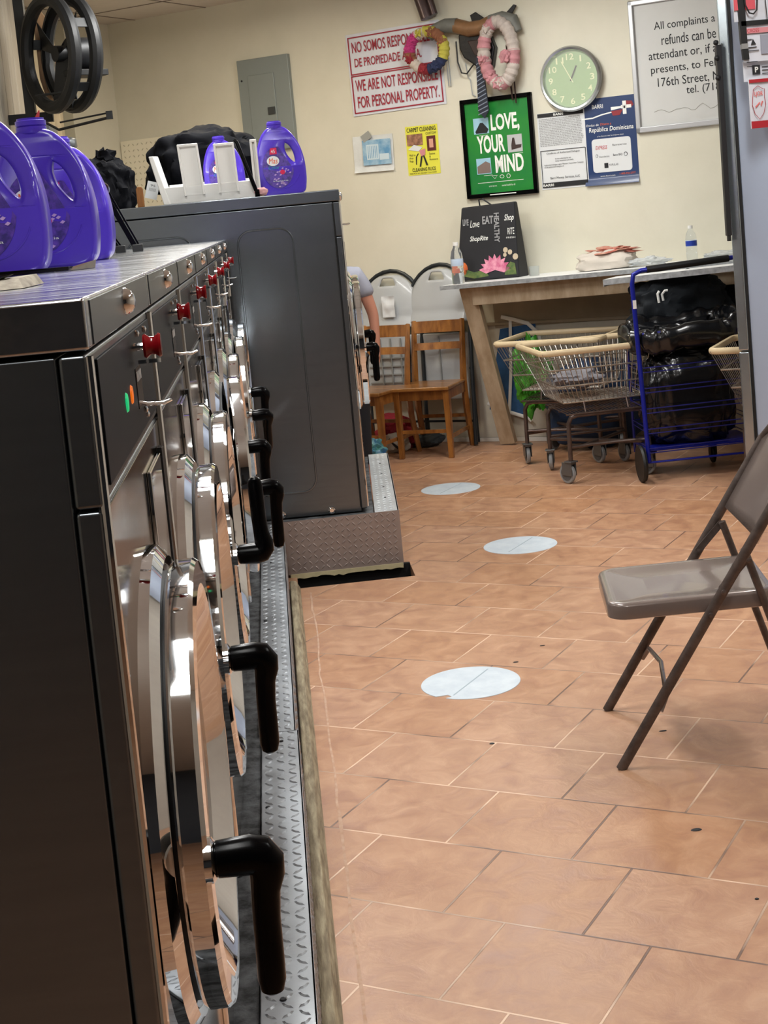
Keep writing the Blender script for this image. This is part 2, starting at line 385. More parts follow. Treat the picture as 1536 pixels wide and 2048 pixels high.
b = B(); b.hexa([(-0.046, 1.3, 0), (0.0, 1.3, 0), (0.0, 6.19, 0), (-0.046, 6.19, 0)], [(-0.046, 1.3, 0.04), (-0.018, 1.3, 0.036), (-0.018, 6.19, 0.036), (-0.046, 6.19, 0.04)])
b.build('timber_batten', BATTEN, t, bevel=0.006)
# second plinth, turned three degrees
PL = thing('diamond_plate_step', 'raised diamond plate step carrying the far washers, open pit in front', 'step', (-0.045, 6.40, 0), -0.0)
RZ = -0.052
M2 = Matrix.Rotation(RZ, 4, 'Z')
b = B(); b.box(-0.005, 0.508, 0.0, 0.005, 0.012, 0.2505)
lugs(b, 0.01, 0.50, 0.02, 0.245, lambda b, u, v, a: lug(b, u, 0.0, v, a-0.08, 0.0135, 0.0034, 0.0026, '-y'), 0.0255)
b.build('front_plate', PLATEB, PL, smooth=False)
b = B(); b.M = M2; b.box(0.40, 0.505, 0.028, 1.62, 0.244, 0.2505); b.box(0.500, 0.506, 0.032, 1.62, 0.0, 0.2505)
lugs(b, 0.41, 0.50, 0.04, 1.6, lambda b, u, v, a: lug(b, u, v, 0.2503, a, 0.0125, 0.004, 0.0018), 0.026)
b.build('tread_plate', mat('pale_worn_plate', 'c4c9cc', 0.45, 0.25, var=0.10, scale=8, bump=0.2), PL, smooth=False)
b = B(); b.M = M2
for yy in (0.35, 0.62, 0.98, 1.3): b.lathe([(0.006, 0.2506), (0.004, 0.2528), (0, 0.253)], 10, T=Matrix.Translation((0.455, yy, 0)))
b.build('screw', INK, PL)
b = B(); b.M = M2; b.box(-0.9, 0.395, 0.055, 1.60, 0.0, 0.243); b.build('concrete_bed', CONC, PL)
b = B(); n = 26
prof = [(0.005+0.50*k/n, -0.004-0.016*abs(noise.noise(Vector((k*0.45, 3, 0))))-(-0.006 if 6 < k < 9 else 0)) for k in range(n+1)]
b.prism([(0.505, 0.014), (0.005, 0.014)]+prof, -0.004, 0.02); b.build('foam_sealant', mat('yellowed_foam', 'b9ae8a', 0.9, 0, var=0.1, scale=20), PL)

# ------------------------------------------------------------------ washers
def make_washer(H, W, D, zc, R, name, side_outline=False, lamps=False, dd=0.0, hs=1.0):
    """local: x out of the front, y along the row, z up"""
    t = thing(name, 'x', 'washing machine')
    hp = H-0.205; hl = H-0.05
    B().box(-D, -0.029, 0.004, W-0.004, 0.0, hl-0.004).build('cabinet', SIDE, t, bevel=0.003)
    fp = B().box(-0.027, -0.002, 0.002, W-0.002, 0.012, hp).build('front_panel', SIDE, t, bevel=0.004)
    B().box(-0.003, 0.0, 0.006, W-0.006, 0.016, hp-0.004).build('mirror_sheet', FRONT, fp, bevel=0.001)
    B().box(-0.027, 0, 0.002, W-0.002, hp+0.003, hl-0.004).build('control_panel', SIDE, t, bevel=0.004)
    B().box(0.0, 0.0025, 0.065, W-0.02, hp+0.014, hl-0.014).build('control_face', PANEL, t, bevel=0.001)
    B().box(-D, 0.004, 0.001, W-0.001, hl, H).build('lid', SIDE if side_outline else LIDM, t, bevel=0.004)
    B().tube([(0.001, W-0.006, 0.02), (0.001, W-0.006, hl-0.006)], 0.0065, 8).build('edge_trim', CHROME, t)
    B().tube([(0.001, 0.008, 0.02), (0.001, 0.008, hl-0.006)], 0.005, 8).build('edge_trim', CHROME, t)
    if not side_outline: B().box(0.003, 0.0052, 0.035, W-0.012, hl+0.003, H-0.004).build('lid_front_strip', mat('dark_satin_strip', '5e6468', 0.3, 0.8, var=0.05), t)
    b = B(); b.lathe([(0.0165, 0.004), (0.0165, 0.007), (0.013, 0.013), (0.007, 0.017), (0.0, 0.018)], 24, 'x', T=Matrix.Translation((0, 0.375, hl+0.027)))
    b.build('lid_bolt', CHROME, t)
    # coin slide: red waisted knob on a chrome shaft
    kz, ky = H-0.083, 0.435
    k = B(); k.lathe([(0.0105, -0.011), (0.0115, -0.008), (0.0085, -0.003), (0.0085, 0.003), (0.0115, 0.008), (0.0105, 0.011)], 20, 'x', T=Matrix.Translation((0.027, ky, kz)), scale=(1.0, 1.35))
    if side_outline: kn = t; k = B()
    else: kn = k.build('coin_knob', RED, t)
    if not side_outline: k = B(); k.tube([(0.0, ky, kz), (0.02, ky, kz)], 0.005, 10); k.box(0.008, 0.018, ky-0.006, ky+0.001, kz-0.021, kz-0.016); k.box(0.021, 0.036, ky-0.006, ky+0.001, kz-0.021, kz-0.016)  # two small chrome blocks stand in for glints under the knob
    if not side_outline: k.build('knob_shaft_glints', CHROME, kn)
    b = B(); b.tube([(0.0, 0.45, hp+0.052), (0.012, 0.452, hp+0.048), (0.03, 0.458, hp+0.047), (0.040, 0.462, hp+0.050)], [0.0035, 0.004, 0.004, 0.003], 8, sq=(0.7, 2.4)); b.build('coin_tray_lip', CHROME, t)
    for yy, zz in ((0.50, hp+0.036), (0.515, hp+0.028), (0.60, hl-0.022), (0.49, hl-0.02)): B().lathe([(0.0045, 0.002), (0.0045, 0.006), (0, 0.008)], 10, 'x', T=Matrix.Translation((0, yy, zz))).build('panel_screw', CHROME, t)
    if lamps:
        for yy, zz, mm in ((0.292, hp+0.070, mat('green_lamp', '19c77a', 0.4, emit='14e08a', es=0.5)), (0.355, hp+0.072, mat('amber_lamp', 'e06a10', 0.4, emit='ff7a14', es=0.5))):
            B().lathe([(0.012, 0.002), (0.010, 0.0045), (0, 0.0055)], 20, 'x', T=Matrix.Translation((0, yy, zz)), scale=(0.9, 1.0)).build('indicator_lamp', mm, t)
        b = B(); b.box(0.0024, 0.0035, 0.43, 0.50, hp+0.045, hp+0.095); lb = b.build('keypad', mat('keypad_blue', '0d1520', 0.2), t)
        b = B()
        for q in range(4): b.box(0.0034, 0.004, 0.438+q*0.016, 0.446+q*0.016, hp+0.078, hp+0.09)
        b.build('keypad_legend', PAPER, lb)
    # soap box door
    b = B(); b.box(0.0, 0.006, W-0.26, W-0.075, hp-0.20, hp-0.04); s_ = b.build('soap_box', CHROME, t, bevel=0.002)
    b = B(); b.box(0.001, 0.0075, W-0.085, W-0.062, hp-0.20, hp-0.035); b.build('soap_slot', RUBBER, s_)
    yc = W*0.46
    T = Matrix.Translation((0, yc, zc))
    b = B(); b.lathe([(R+0.022, 0.0), (R+0.020, 0.012), (R+0.006, 0.022), (R-0.02, 0.022), (R-0.035, 0.010), (R-0.04, 0.0)], 72, 'x', T=T, closed=True)
    b.build('door_ring', CHROME, t)
    b = B(); b.lathe([(R-0.012, 0.018), (R-0.012, 0.027), (R-0.045, 0.027), (R-0.045, 0.018)], 60, 'x', T=T, closed=True); b.build('door_gasket', RUBBER, t)
    # door, hinged on its far edge
    hy = yc+R
    d = B(); c = Matrix.Translation((0, -R, 0))
    d.lathe([(R-0.004, 0.026), (R, 0.031), (R, 0.052+dd), (R-0.004, 0.057+dd), (R-0.032, 0.058+dd), (R-0.037, 0.053+dd), (R-0.075, 0.030), (R-0.082, 0.024), (R-0.082, 0.026)], 84, 'x', T=c, closed=True)
    door = d.build('door', CHROME, t, loc=(0, hy, zc))
    g = B(); rg = R-0.080; g.lathe([(rg, 0.026), (rg, 0.034), (rg*.8, 0.030), (rg*.5, 0.018), (0.0, 0.010)], 48, 'x', T=c)
    g.build('door_glass', mat('dark_door_glass', '17191c', 0.06, 0.0, coat=1.0), door)
    h = B(); yh = -2*R+0.016
    h.lathe([(0.024, 0.052+dd), (0.024, 0.060+dd), (0.015, 0.066+dd)], 24, 'x', T=Matrix.Translation((0, yh, 0)))
    hb = h.build('handle_boss', CHROME, door)
    h = B(); x0 = 0.060+dd
    e = hs
    h.tube([(x0, 0, 0), (x0+0.005*e, 0, 0), (x0+0.040*e, 0, 0.001), (x0+0.049*e, 0, -0.001), (x0+0.0545*e, 0, -0.008), (x0+0.0550*e, 0, -0.022), (x0+0.0515*e, 0, -0.040), (x0+0.0495*e, 0, -0.070), (x0+0.0490*e, 0, -0.110), (x0+0.0485*e, 0, -0.138), (x0+0.048*e, 0, -0.150), (x0+0.048*e, 0, -0.154)],
           [0.014, 0.0195, 0.0215, 0.0215, 0.0205, 0.0185, 0.0155, 0.0148, 0.0150, 0.0150, 0.0120, 0.006], 24, sq=(1.0, 0.92))
    h.build('handle', BLACKP, hb, loc=(0, yh, 0))
    if side_outline:
        for n_, (x0, x1) in enumerate(((-0.455, -0.215), (-0.94, -0.655))):
            r_ = rrect(x0, x1, 0.11, H-0.145, 0.06)
            B().tube([(p[0], 0.004, p[1]) for p in r_], 0.0045, 6, closed=True).build('pressed_outline', SIDE, t)
        B().tube([(-0.03, 0.003, 0.02), (-0.03, 0.003, hl-0.01)], 0.003, 6).build('side_seam', RUBBER, t)
        b = B()
        for xx in (-0.16, -0.38): b.lathe([(0.016, 0.004), (0.016, -0.004), (0.009, -0.007), (0.009, -0.012)], 12, 'y', T=Matrix.Translation((xx, 0, 0.018)))
        b.build('levelling_bolt', CHROME, t)
    return t
def find(o, name):
    for c in kids(o):
        if c.name.split('.')[0] == name: return c
        r = find(c, name)
        if r: return r
Wn = 0.72; Y0 = 1.41
proto = make_washer(1.25, Wn, 0.95, 0.65, 0.262, 'washing_machine', lamps=True)
names = ['nearest steel front-load washer, cut by the left edge of the photo', 'second steel washer along the near row, red knob beside the first one',
         'third steel washer of the near row, its black handle turned up', 'fourth steel washer of the near row, door slightly ajar with handle hanging',
         'fifth steel washer of the near row, behind the ajar door', 'sixth steel washer of the near row, second from the tall far machine',
         'last steel washer of the near row, against the tall machine side']
angs = [0, 0, 0, 3.2, 0, 1.2, 0]; turn = [0, 0, PI, 0, 0, 0.5, 0]
rowW = []
for i in range(7): rowW.append(proto if i == 0 else copy_tree(proto))
for i, o in enumerate(rowW):
    o.location = (-0.18, Y0+Wn*i, 0.25); o['label'] = names[i]; o['group'] = 'near row of front-load washers'
    d = find(o, 'door'); d.rotation_euler = (0, 0, math.radians(angs[i]))
    h = find(o, 'handle'); h.rotation_euler = (turn[i], 0, 0)
    if i:                                            # only the first machine shows its lit lamps
        for c in kids(o):
            if c.name.startswith('indicator_lamp'): bpy.data.objects.remove(c)
p2 = make_washer(1.424, 0.74, 1.32, 0.72, 0.285, 'washing_machine', side_outline=True, dd=0.0, hs=0.72)
p2b = copy_tree(p2)
for i, o in enumerate((p2, p2b)):
    v = M2 @ Vector((0, 0.745*i, 0)); o.location = (0.33+v.x, 6.462+v.y, 0.25); o.rotation_euler = (0, 0, RZ); o['group'] = 'tall washers on the step'
p2['label'] = 'tall dark steel washer on the diamond plate step, side panel facing us'
p2b['label'] = 'second tall washer on the step, behind the first, its handle beside the chairs'

# ------------------------------------------------------------------ detergent jugs
PURP = mat('purple_jug_plastic', '4f36bd', 0.28, 0, coat=0.25)
def make_jug():
    t = thing('detergent_jug', 'x', 'detergent jug')
    cu = bpy.data.curves.new('j', 'CURVE'); cu.dimensions = '2D'; cu.fill_mode = 'BOTH'
    Hh = 0.335
    def spl(pts):
        s_ = cu.splines.new('POLY'); s_.points.add(len(pts)-1); s_.use_cyclic_u = True
        for p, q in zip(s_.points, pts): p.co = (q[0], q[1], 0, 1)
    def smooth_loop(ctrl, n=8):
        out = []; m = len(ctrl)
        for i in range(m):
            p0, p1, p2, p3 = (Vector(ctrl[(i+j-1) % m]) for j in range(4))
            for k in range(n):
                u = k/n
                out.append(0.5*((2*p1)+(p2-p0)*u+(2*p0-5*p1+4*p2-p3)*u*u+(3*p1-p0-3*p2+p3)*u**3))
        return out
    outer = [(-0.075, 0.012), (0.0, 0.010), (0.080, 0.012), (0.098, 0.05), (0.100, 0.12), (0.092, 0.18), (0.072, 0.235), (0.040, 0.280), (0.012, 0.296), (-0.030, 0.296), (-0.062, 0.270), (-0.086, 0.215), (-0.098, 0.15), (-0.094, 0.06)]
    inner = [(0.020, 0.245), (0.045, 0.232), (0.064, 0.195), (0.070, 0.150), (0.060, 0.128), (0.040, 0.140), (0.018, 0.175), (0.010, 0.215)]
    spl(smooth_loop([(x*0.99, z*1.0) for x, z in outer])); spl([Vector(((p.x-0.038)*1.12+0.044, (p.y-0.188)*1.0+0.190)) for p in smooth_loop(inner)])
    cu.extrude = 0.030; cu.bevel_depth = 0.013; cu.bevel_resolution = 4
    o = bpy.data.objects.new('j', cu); COL.objects.link(o); bpy.context.view_layer.update()
    me = bpy.data.meshes.new_from_object(o.evaluated_get(bpy.context.evaluated_depsgraph_get())); bpy.data.objects.remove(o)
    bm = bmesh.new(); bm.from_mesh(me)
    bmesh.ops.remove_doubles(bm, verts=bm.verts, dist=0.0002)
    for v in bm.verts:
        x, z, y = v.co.x, v.co.y, v.co.z
        k = 1.35 if z < 0.14 else (1.35-0.75*min(1, (z-0.14)/0.15))
        hx = max(0, 1-((x-0.045)**2/0.05**2+(z-0.19)**2/0.09**2)); k *= 1-0.45*max(0, hx)
        v.co = Vector((x, -y*k, z))
    bmesh.ops.recalc_face_normals(bm, faces=bm.faces); bm.to_mesh(me); bm.free()
    me.name = 'bottle'; me.materials.clear(); me.materials.append(PURP); me.shade_smooth(); me.set_sharp_from_angle(angle=math.radians(32))
    body = bpy.data.objects.new('bottle', me); COL.objects.link(body); body.parent = t
    nk = B(); nk.lathe([(0.030, 0.300), (0.034, 0.306), (0.034, 0.314), (0.031, 0.316), (0.034, 0.318), (0.034, 0.328), (0.030, 0.330), (0.030, 0.334), (0.027, 0.334), (0.027, 0.30)], 32, T=Matrix.Translation((-0.012, 0, 0)), closed=True)
    nk.build('neck_ring', PURP, t)
    # shallow moulded arcs and printed label
    g = B(); g.tube([(0.085*math.cos(a), -0.0575, 0.115+0.085*math.sin(a)) for a in [PI*1.05+PI*0.85*k/20 for k in range(21)]], 0.0022, 6); g.build('moulded_rib', PURP, t)
    l = B(); y0 = -0.0598
    pts = [(-0.012+0.070*math.cos(a), 0.125+0.093*math.sin(a)) for a in [2*PI*k/40 for k in range(40)]]
    pts = [p for p in pts if not ((p[0]-0.043)**2/0.045**2+(p[1]-0.188)**2/0.078**2 < 1)]
    l.prism(pts, y0, y0+0.012)
    lab = l.build('label', mat('lavender_label', '5b3aa8', 0.35, 0, color2='2c1f6a', scale=60), t)
    for p in lab.data.vertices:
        if p.co.z > 0.14 and p.co.y < -0.05: p.co.y += (p.co.z-0.14)*0.20
    zt = lambda z: y0-0.0012+max(0, z-0.14)*0.20
    def chip(poly, m, name, z): B().prism(poly, zt(z), zt(z)+0.003).build(name, m, lab)
    chip([(-0.045, 0.185), (-0.012, 0.185), (-0.012, 0.213), (-0.040, 0.213)], mat('magenta_print', 'd01c50', 0.4), 'load_badge', 0.185)
    text('45', -0.038, -0.020, 0.190, 0.205, PAPER, lab, y=zt(0.185)-0.0008)
    chip([(-0.032+0.028*math.cos(2*PI*k/20), 0.155+0.022*math.sin(2*PI*k/20)) for k in range(20)], PAPER, 'brand_disc', 0.14)
    text('Mas', -0.052, -0.012, 0.143, 0.168, mat('orange_print', 'e0662a', 0.4), lab, y=zt(0.14)-0.0008, shear=0.2)
    text('Color', -0.055, -0.005, 0.118, 0.134, mat('teal_print', '1f9aa0', 0.4), lab, y=y0-0.0008, shear=0.2)
    chip([(0.006+0.011*math.cos(2*PI*k/16), 0.103+0.011*math.sin(2*PI*k/16)) for k in range(16)], MATS['magenta_print'], 'round_badge', 0.1)
    b = B(); random.seed(3)
    for k in range(46):
        a = random.random()*2*PI; rr_ = 0.030+0.035*random.random(); x, z = 0.02+rr_*math.cos(a)*0.8, 0.075+rr_*math.sin(a)*0.8
        if z > 0.125 or (x+0.012)**2/0.07**2+(z-0.125)**2/0.093**2 > 0.9: continue
        q = 0.006; b.prism([(x-q, z), (x, z-q*.5), (x+q, z+q*.3), (x, z+q*.8)], y0-0.0008, y0+0.002)
    b.build('leaf_print', mat('pale_lilac_print', 'b99ad0', 0.5), lab, smooth=False)
    text('fragancia', -0.040, 0.028, 0.060, 0.068, PAPER, lab, y=y0-0.001)
    return t
jug = make_jug()
jl = [((-0.530, 2.95, 1.5), 'purple detergent jug nearest the camera, cut by the left edge', 0.05, 1.0),
      ((-0.485, 3.40, 1.5), 'middle one of three purple detergent jugs on the near washers, neck showing', 0.03, 1.0),
      ((-0.500, 3.92, 1.5), 'rearmost of three purple detergent jugs on the near washers', 0.0, 0.97),
      ((0.098, 6.78, 1.674), 'purple detergent jug standing on the corner of the tall washer', 0.0, 1.0),
      ((-0.165, 7.00, 1.690), 'purple detergent jug inside the white plastic caddy', 0.05, 0.86)]
for i, (l, lab, rz, sc) in enumerate(jl):
    o = jug if i == 0 else copy_tree(jug)
    o.location = l; o.rotation_euler = (0, 0, rz); o['label'] = lab; o['group'] = 'purple detergent jugs'; o.scale = (sc, sc, sc)

# ------------------------------------------------------------------ things on top of the washers
t = thing('plastic_caddy', 'white plastic caddy with tall posts on top of the tall washer', 'caddy', (0, 0, 1.675))
b = B(); X0, X1, Ya, Yb = -0.43, -0.01, 6.60, 7.12
b.box(X0, X1, Ya, Yb, 0, 0.012)
b.hexa([(X0, Ya, 0), (X1, Ya, 0), (X1, Ya+.012, 0), (X0, Ya+.012, 0)], [(X0-0.01, Ya-.01, 0.075), (X1, Ya-.01, 0.075), (X1, Ya, 0.075), (X0-0.01, Ya, 0.075)])
b.box(X0, X1, Yb-.012, Yb, 0, 0.10); b.box(X0-.002, X0+.01, Ya, Yb, 0, 0.08); b.box(X1-.01, X1, Ya, Yb, 0, 0.08); b.build('tray', WHITEP, t, bevel=0.004)
def post(x0, x1, xs, z0, z1):
    b = B(); b.hexa([(x0, Ya-.005, z0), (x1, Ya-.005, z0), (x1, Ya+.004, z0), (x0, Ya+.004, z0)], [(x0+xs, Ya-.012, z1), (x1+xs, Ya-.012, z1), (x1+xs, Ya-.003, z1), (x0+xs, Ya-.003, z1)])
    for q in (x0, x1-.010): b.hexa([(q, Ya-.025, z0), (q+.010, Ya-.025, z0), (q+.010, Ya+.004, z0), (q, Ya+.004, z0)], [(q+xs, Ya-.030, z1-.006), (q+.010+xs, Ya-.030, z1-.006), (q+.010+xs, Ya-.003, z1-.006), (q+xs, Ya-.003, z1-.006)])
    b.box(x0+xs, x1+xs, Ya-.030, Ya-.003, z1-.012, z1)
    b.build('post', WHITEP, t, bevel=0.003)
post(-0.335, -0.245, -0.012, 0.03, 0.255); post(-0.185, -0.095, -0.004, 0.03, 0.245); post(-0.030, 0.0, 0.0, 0.03, 0.25)
b = B(); b.hexa([(-0.43, Ya-.01, 0), (-0.40, Ya-.01, 0), (-0.40, Yb-.2, 0), (-0.43, Yb-.2, 0)], [(-0.475, Ya-.01, 0.215), (-0.455, Ya-.01, 0.215), (-0.455, Yb-.2, 0.23), (-0.475, Yb-.2, 0.23)])
b.build('side_wing', WHITEP, t, bevel=0.004)
t = tag(B().tube([(-0.095, 6.50, 1.925), (-0.085, 6.50, 1.915), (-0.022, 6.50, 1.700)], [0.007, 0.009, 0.009], 10).tube([(-0.028, 6.50, 1.69), (-0.008, 6.50, 1.69)], 0.016, 10).build('prop_rod', BLACKP), 'thin black prop rod leaning on the white caddy', 'rod')
B().blob((-0.0, 6.52, 1.694), (0.03, 0.015, 0.018), 0.2, 3, 5, 3).build('pink_rag', mat('pink_rag', 'd0a0a0', 0.9), t)
tag(B().blob((-0.735, 7.2, 1.78), (0.135, 0.17, 0.145), 0.18, 2.2, 2, 5, 0.75, fold=0.12).blob((-0.725, 7.2, 1.935), (0.045, 0.035, 0.045), 0.6, 3, 9, 3).build('garbage_bag', CLOTHB), 'black tied bag with a twisted top, behind the purple jugs', 'bag')
bg = tag(B().blob((-0.265, 7.42, 1.855), (0.255, 0.20, 0.19), 0.22, 1.7, 4, 5, 0.7, fold=0.12).build('garbage_bag', CLOTHB), 'large black soft bag lying behind the white caddy', 'bag')
b = B(); b.box(-0.028, 0.028, -0.001, 0.001, -0.045, 0.035); tg = b.build('paper_tag', PAPER, bg, loc=(-0.50, 6.98, 1.76), rot=(0, 0.30, 0))
text('||||||||', -0.015, 0.015, -0.01, 0.005, INK, tg); text('95', -0.012, 0.01, 0.012, 0.022, INK, tg)
tag(B().prism([(-0.545, 1.675), (-0.515, 1.675), (-0.515, 1.755), (-0.522, 1.765), (-0.538, 1.765), (-0.545, 1.755)], 6.60, 6.62).build('wood_offcut', WOOD, bevel=0.003), 'short upright wooden slat left of the white caddy', 'wood piece')
# lid props (black arms) on the washer row
for (a, c, lb) in (((-0.512, 4.9, 1.712), (-0.424, 4.9, 1.512), 'right one of two black jointed arms rising from the washer tops'), ((-0.575, 5.0, 1.660), (-0.490, 5.0, 1.512), 'left one of two black jointed arms rising from the washer tops')):
    t = thing('jointed_prop', lb, 'arm', c, group='black jointed arms')
    A = Vector(a)-Vector(c)
    b = B(); b.plank((0, 0, 0), A, 0.016, 0.006, (1, 0, 0)); b.plank((0.014, 0.01, 0), A+Vector((0.014, 0.01, 0)), 0.006, 0.006, (1, 0, 0)); b.build('arm_bar', BLACKP, t)
    b = B(); b.box(-0.012, 0.022, -0.01, 0.02, -0.011, 0.014); b.build('pivot', RUBBER, t, bevel=0.003)
    b = B(); b.lathe([(0.022, -0.004), (0.024, 0.0), (0.022, 0.004)], 20, 'y', T=Matrix.Translation(A)); b.build('end_disc', CHROME, t)
tag(B().hexa([(-0.80, 2.87, 1.501), (-0.37, 2.79, 1.501), (-0.36, 2.84, 1.501), (-0.80, 2.93, 1.501)], [(-0.80, 2.87, 1.512), (-0.37, 2.80, 1.508), (-0.365, 2.835, 1.508), (-0.80, 2.92, 1.512)]).build('black_strip', BLACKP), 'flat black strip lying on the washer top in front of the jugs', 'strip')
tag(B().hexa([(-0.365, 2.78, 1.501), (-0.325, 2.83, 1.501), (-0.335, 2.89, 1.501), (-0.375, 2.86, 1.501)], [(-0.36, 2.79, 1.508), (-0.322, 2.83, 1.516), (-0.335, 2.88, 1.512), (-0.37, 2.85, 1.508)]).build('crumpled_foil', CHROME), 'crumpled foil scrap at the end of the black strip', 'scrap')
t = tag(B().hexa([(-0.50, 1.80, 1.501), (-0.31, 1.90, 1.501), (-0.305, 2.04, 1.501), (-0.50, 1.93, 1.501)], [(-0.50, 1.82, 1.506), (-0.32, 1.93, 1.513), (-0.312, 2.03, 1.515), (-0.50, 1.92, 1.508)]).build('folded_cloth', mat('dirty_beige_cloth', 'b3aa9a', 0.85, 0, color2='7b7468', scale=30)), 'small folded beige cloth on the nearest washer lid', 'cloth')
B().prism([(-0.40, 1.507), (-0.335, 1.518), (-0.352, 1.512), (-0.33, 1.511)], 1.93, 1.99).build('black_fold', RUBBER, t)

# ------------------------------------------------------------------ left background: fan, door gear
t = thing('wall_fan', 'black drum fan on the beige boarded wall, motor facing the room', 'fan', (-0.925, 7.6, 2.485))
fr = Matrix.Rotation(math.radians(34), 4, 'Z')
def hoop(b, x, R, r): b.tube([(x, R*math.cos(2*PI*k/48), R*math.sin(2*PI*k/48)) for k in range(48)], r, 10, closed=True)
b = B(); b.M = fr; hoop(b, -0.055, 0.262, 0.034); b.build('rear_hoop', RUBBER, t)
b = B(); b.M = fr; hoop(b, 0.06, 0.262, 0.034); b.build('front_hoop', RUBBER, t)
b = B(); b.M = fr
for a in (0.3, 1.5, 2.7, 3.9, 5.2): b.plank((-0.045, 0.27*math.cos(a), 0.27*math.sin(a)), (0.05, 0.27*math.cos(a), 0.27*math.sin(a)), 0.05, 0.006, (0, -math.sin(a), math.cos(a)))
b.build('shroud_strap', RUBBER, t)
b = B(); b.M = fr; b.lathe([(0.06, 0.03), (0.078, 0.045), (0.080, 0.06), (0.080, 0.165), (0.070, 0.185), (0.02, 0.19)], 28, 'x'); mo = b.build('motor', mat('black_motor', '18191b', 0.45, 0.2), t)
b = B(); b.M = fr; b.box(0.0, 0.22, -0.07, 0.07, -0.115, -0.085); b.plank((0.02, 0, -0.1), (0.03, 0.0, -0.27), 0.05, 0.02, (0, 1, 0)); b.build('motor_shelf', RUBBER, t, bevel=0.003)
b = B(); b.M = fr
for k in range(3):
    a = 0.5+k*2.094; c, s = math.cos(a), math.sin(a)
    b.hexa([(-0.02, 0.03*c-0.02*s, 0.03*s+0.02*c), (0.02, 0.03*c+0.03*s, 0.03*s-0.03*c), (0.025, 0.235*c+0.07*s, 0.235*s-0.07*c), (-0.03, 0.23*c-0.08*s, 0.23*s+0.08*c)],
           [(-0.016, 0.03*c-0.02*s, 0.03*s+0.02*c), (0.024, 0.03*c+0.03*s, 0.03*s-0.03*c), (0.029, 0.235*c+0.07*s, 0.235*s-0.07*c), (-0.026, 0.23*c-0.08*s, 0.23*s+0.08*c)])
b.lathe([(0.04, -0.03), (0.04, 0.05)], 20, 'x'); b.build('fan_blade', RUBBER, t)
b = B(); b.tube([(0.17, 0.10, -0.03), (0.19, 0.10, -0.10), (0.12, 0.05, -0.17), (0.0, -0.1, -0.20), (-0.14, -0.05, -0.20)], 0.006, 8); b.build('cable', RUBBER, t)
b = B(); b.box(-0.235, -0.185, 0.20, 0.26, -0.28, 0.55); b.box(-0.33, -0.10, 0.21, 0.25, -0.31, -0.26); b.build('wall_bracket', RUBBER, t)
tag(B().prism([(-1.075, 2.68), (-1.03, 2.735), (-0.985, 2.67), (-0.985, 2.32), (-0.998, 2.255), (-1.045, 2.255), (-1.075, 2.40)], 7.86, 7.885).build('wooden_board', mat('weathered_tan_wood', 'a98662', 0.65, 0, color2='86664a', scale=6, stretch=(4, 4, .8)), bevel=0.002), 'tan wooden board upright behind the black fan hoops', 'board')
t = thing('door_closer', 'grey box and long black arm on the wall under the fan', 'door closer', (-1.18, 8.6, 2.2))
B().box(-0.07, 0.03, 0, 0.3, -0.18, 0.03).build('closer_box', mat('grey_metal_box', '6f7377', 0.4, 0.5), t, bevel=0.006)
B().tube([(0.0, -0.05, 0.04), (0.09, -0.1, -0.02), (0.38, -0.15, 0.02)], 0.008, 8).tube([(0.10, -0.1, 0.02), (0.37, -0.15, 0.045)], 0.005, 8).box(0.365, 0.40, -0.17, -0.14, 0.01, 0.055).build('closer_arm', RUBBER, t)
tag(B().blob((-1.06, 8.5, 2.10), (0.06, 0.05, 0.035), 0.1, 2, 3, 3, 0.6).build('security_camera', MATS['grey_metal_box']), 'small grey camera housing beside the door frame under the fan', 'camera')
tag(B().hexa([(-0.97, 6.6, 2.06), (-0.93, 6.6, 2.06), (-0.94, 6.62, 2.06), (-0.97, 6.62, 2.06)], [(-0.925, 6.6, 2.13), (-0.92, 6.6, 2.13), (-0.92, 6.605, 2.13), (-0.925, 6.605, 2.13)]).tube([(-0.94, 6.61, 1.68), (-0.94, 6.61, 2.07)], 0.004, 6).build('red_flag', mat('red_flag', 'a8323a', 0.6)), 'small red pennant sticking up behind the jugs', 'pennant')

# ------------------------------------------------------------------ things on the back wall
def card(b, x0, x1, z0, z1, th=0.0015, curl=0.0, n=8, y0=0.0, wav=0.0, seed=1):
    vs = []; fs = []
    for j in range(n+1):
        for i in range(n+1):
            u, v = i/n, j/n
            y = -th-curl*max(0, (0.10-v)/0.10)**2 - wav*(0.5+0.5*noise.noise(Vector((u*3, v*3, seed))))
            vs.append((x0+(x1-x0)*u, y0+y, z0+(z1-z0)*v))
    m = len(vs); vs += [(p[0], p[1]+th, p[2]) for p in vs]
    for j in range(n):
        for i in range(n):
            a = j*(n+1)+i; fs.append((a, a+1, a+n+2, a+n+1)); fs.append((a+m, a+n+1+m, a+n+2+m, a+1+m))
    R_ = [i for i in range(n+1)]+[j*(n+1)+n for j in range(1, n+1)]+[n*(n+1)+i for i in range(n-1, -1, -1)]+[j*(n+1) for j in range(n-1, 0, -1)]
    for k in range(len(R_)):
        a, c = R_[k], R_[(k+1) % len(R_)]; fs.append((a, a+m, c+m, c))
    return b.add(vs, fs)
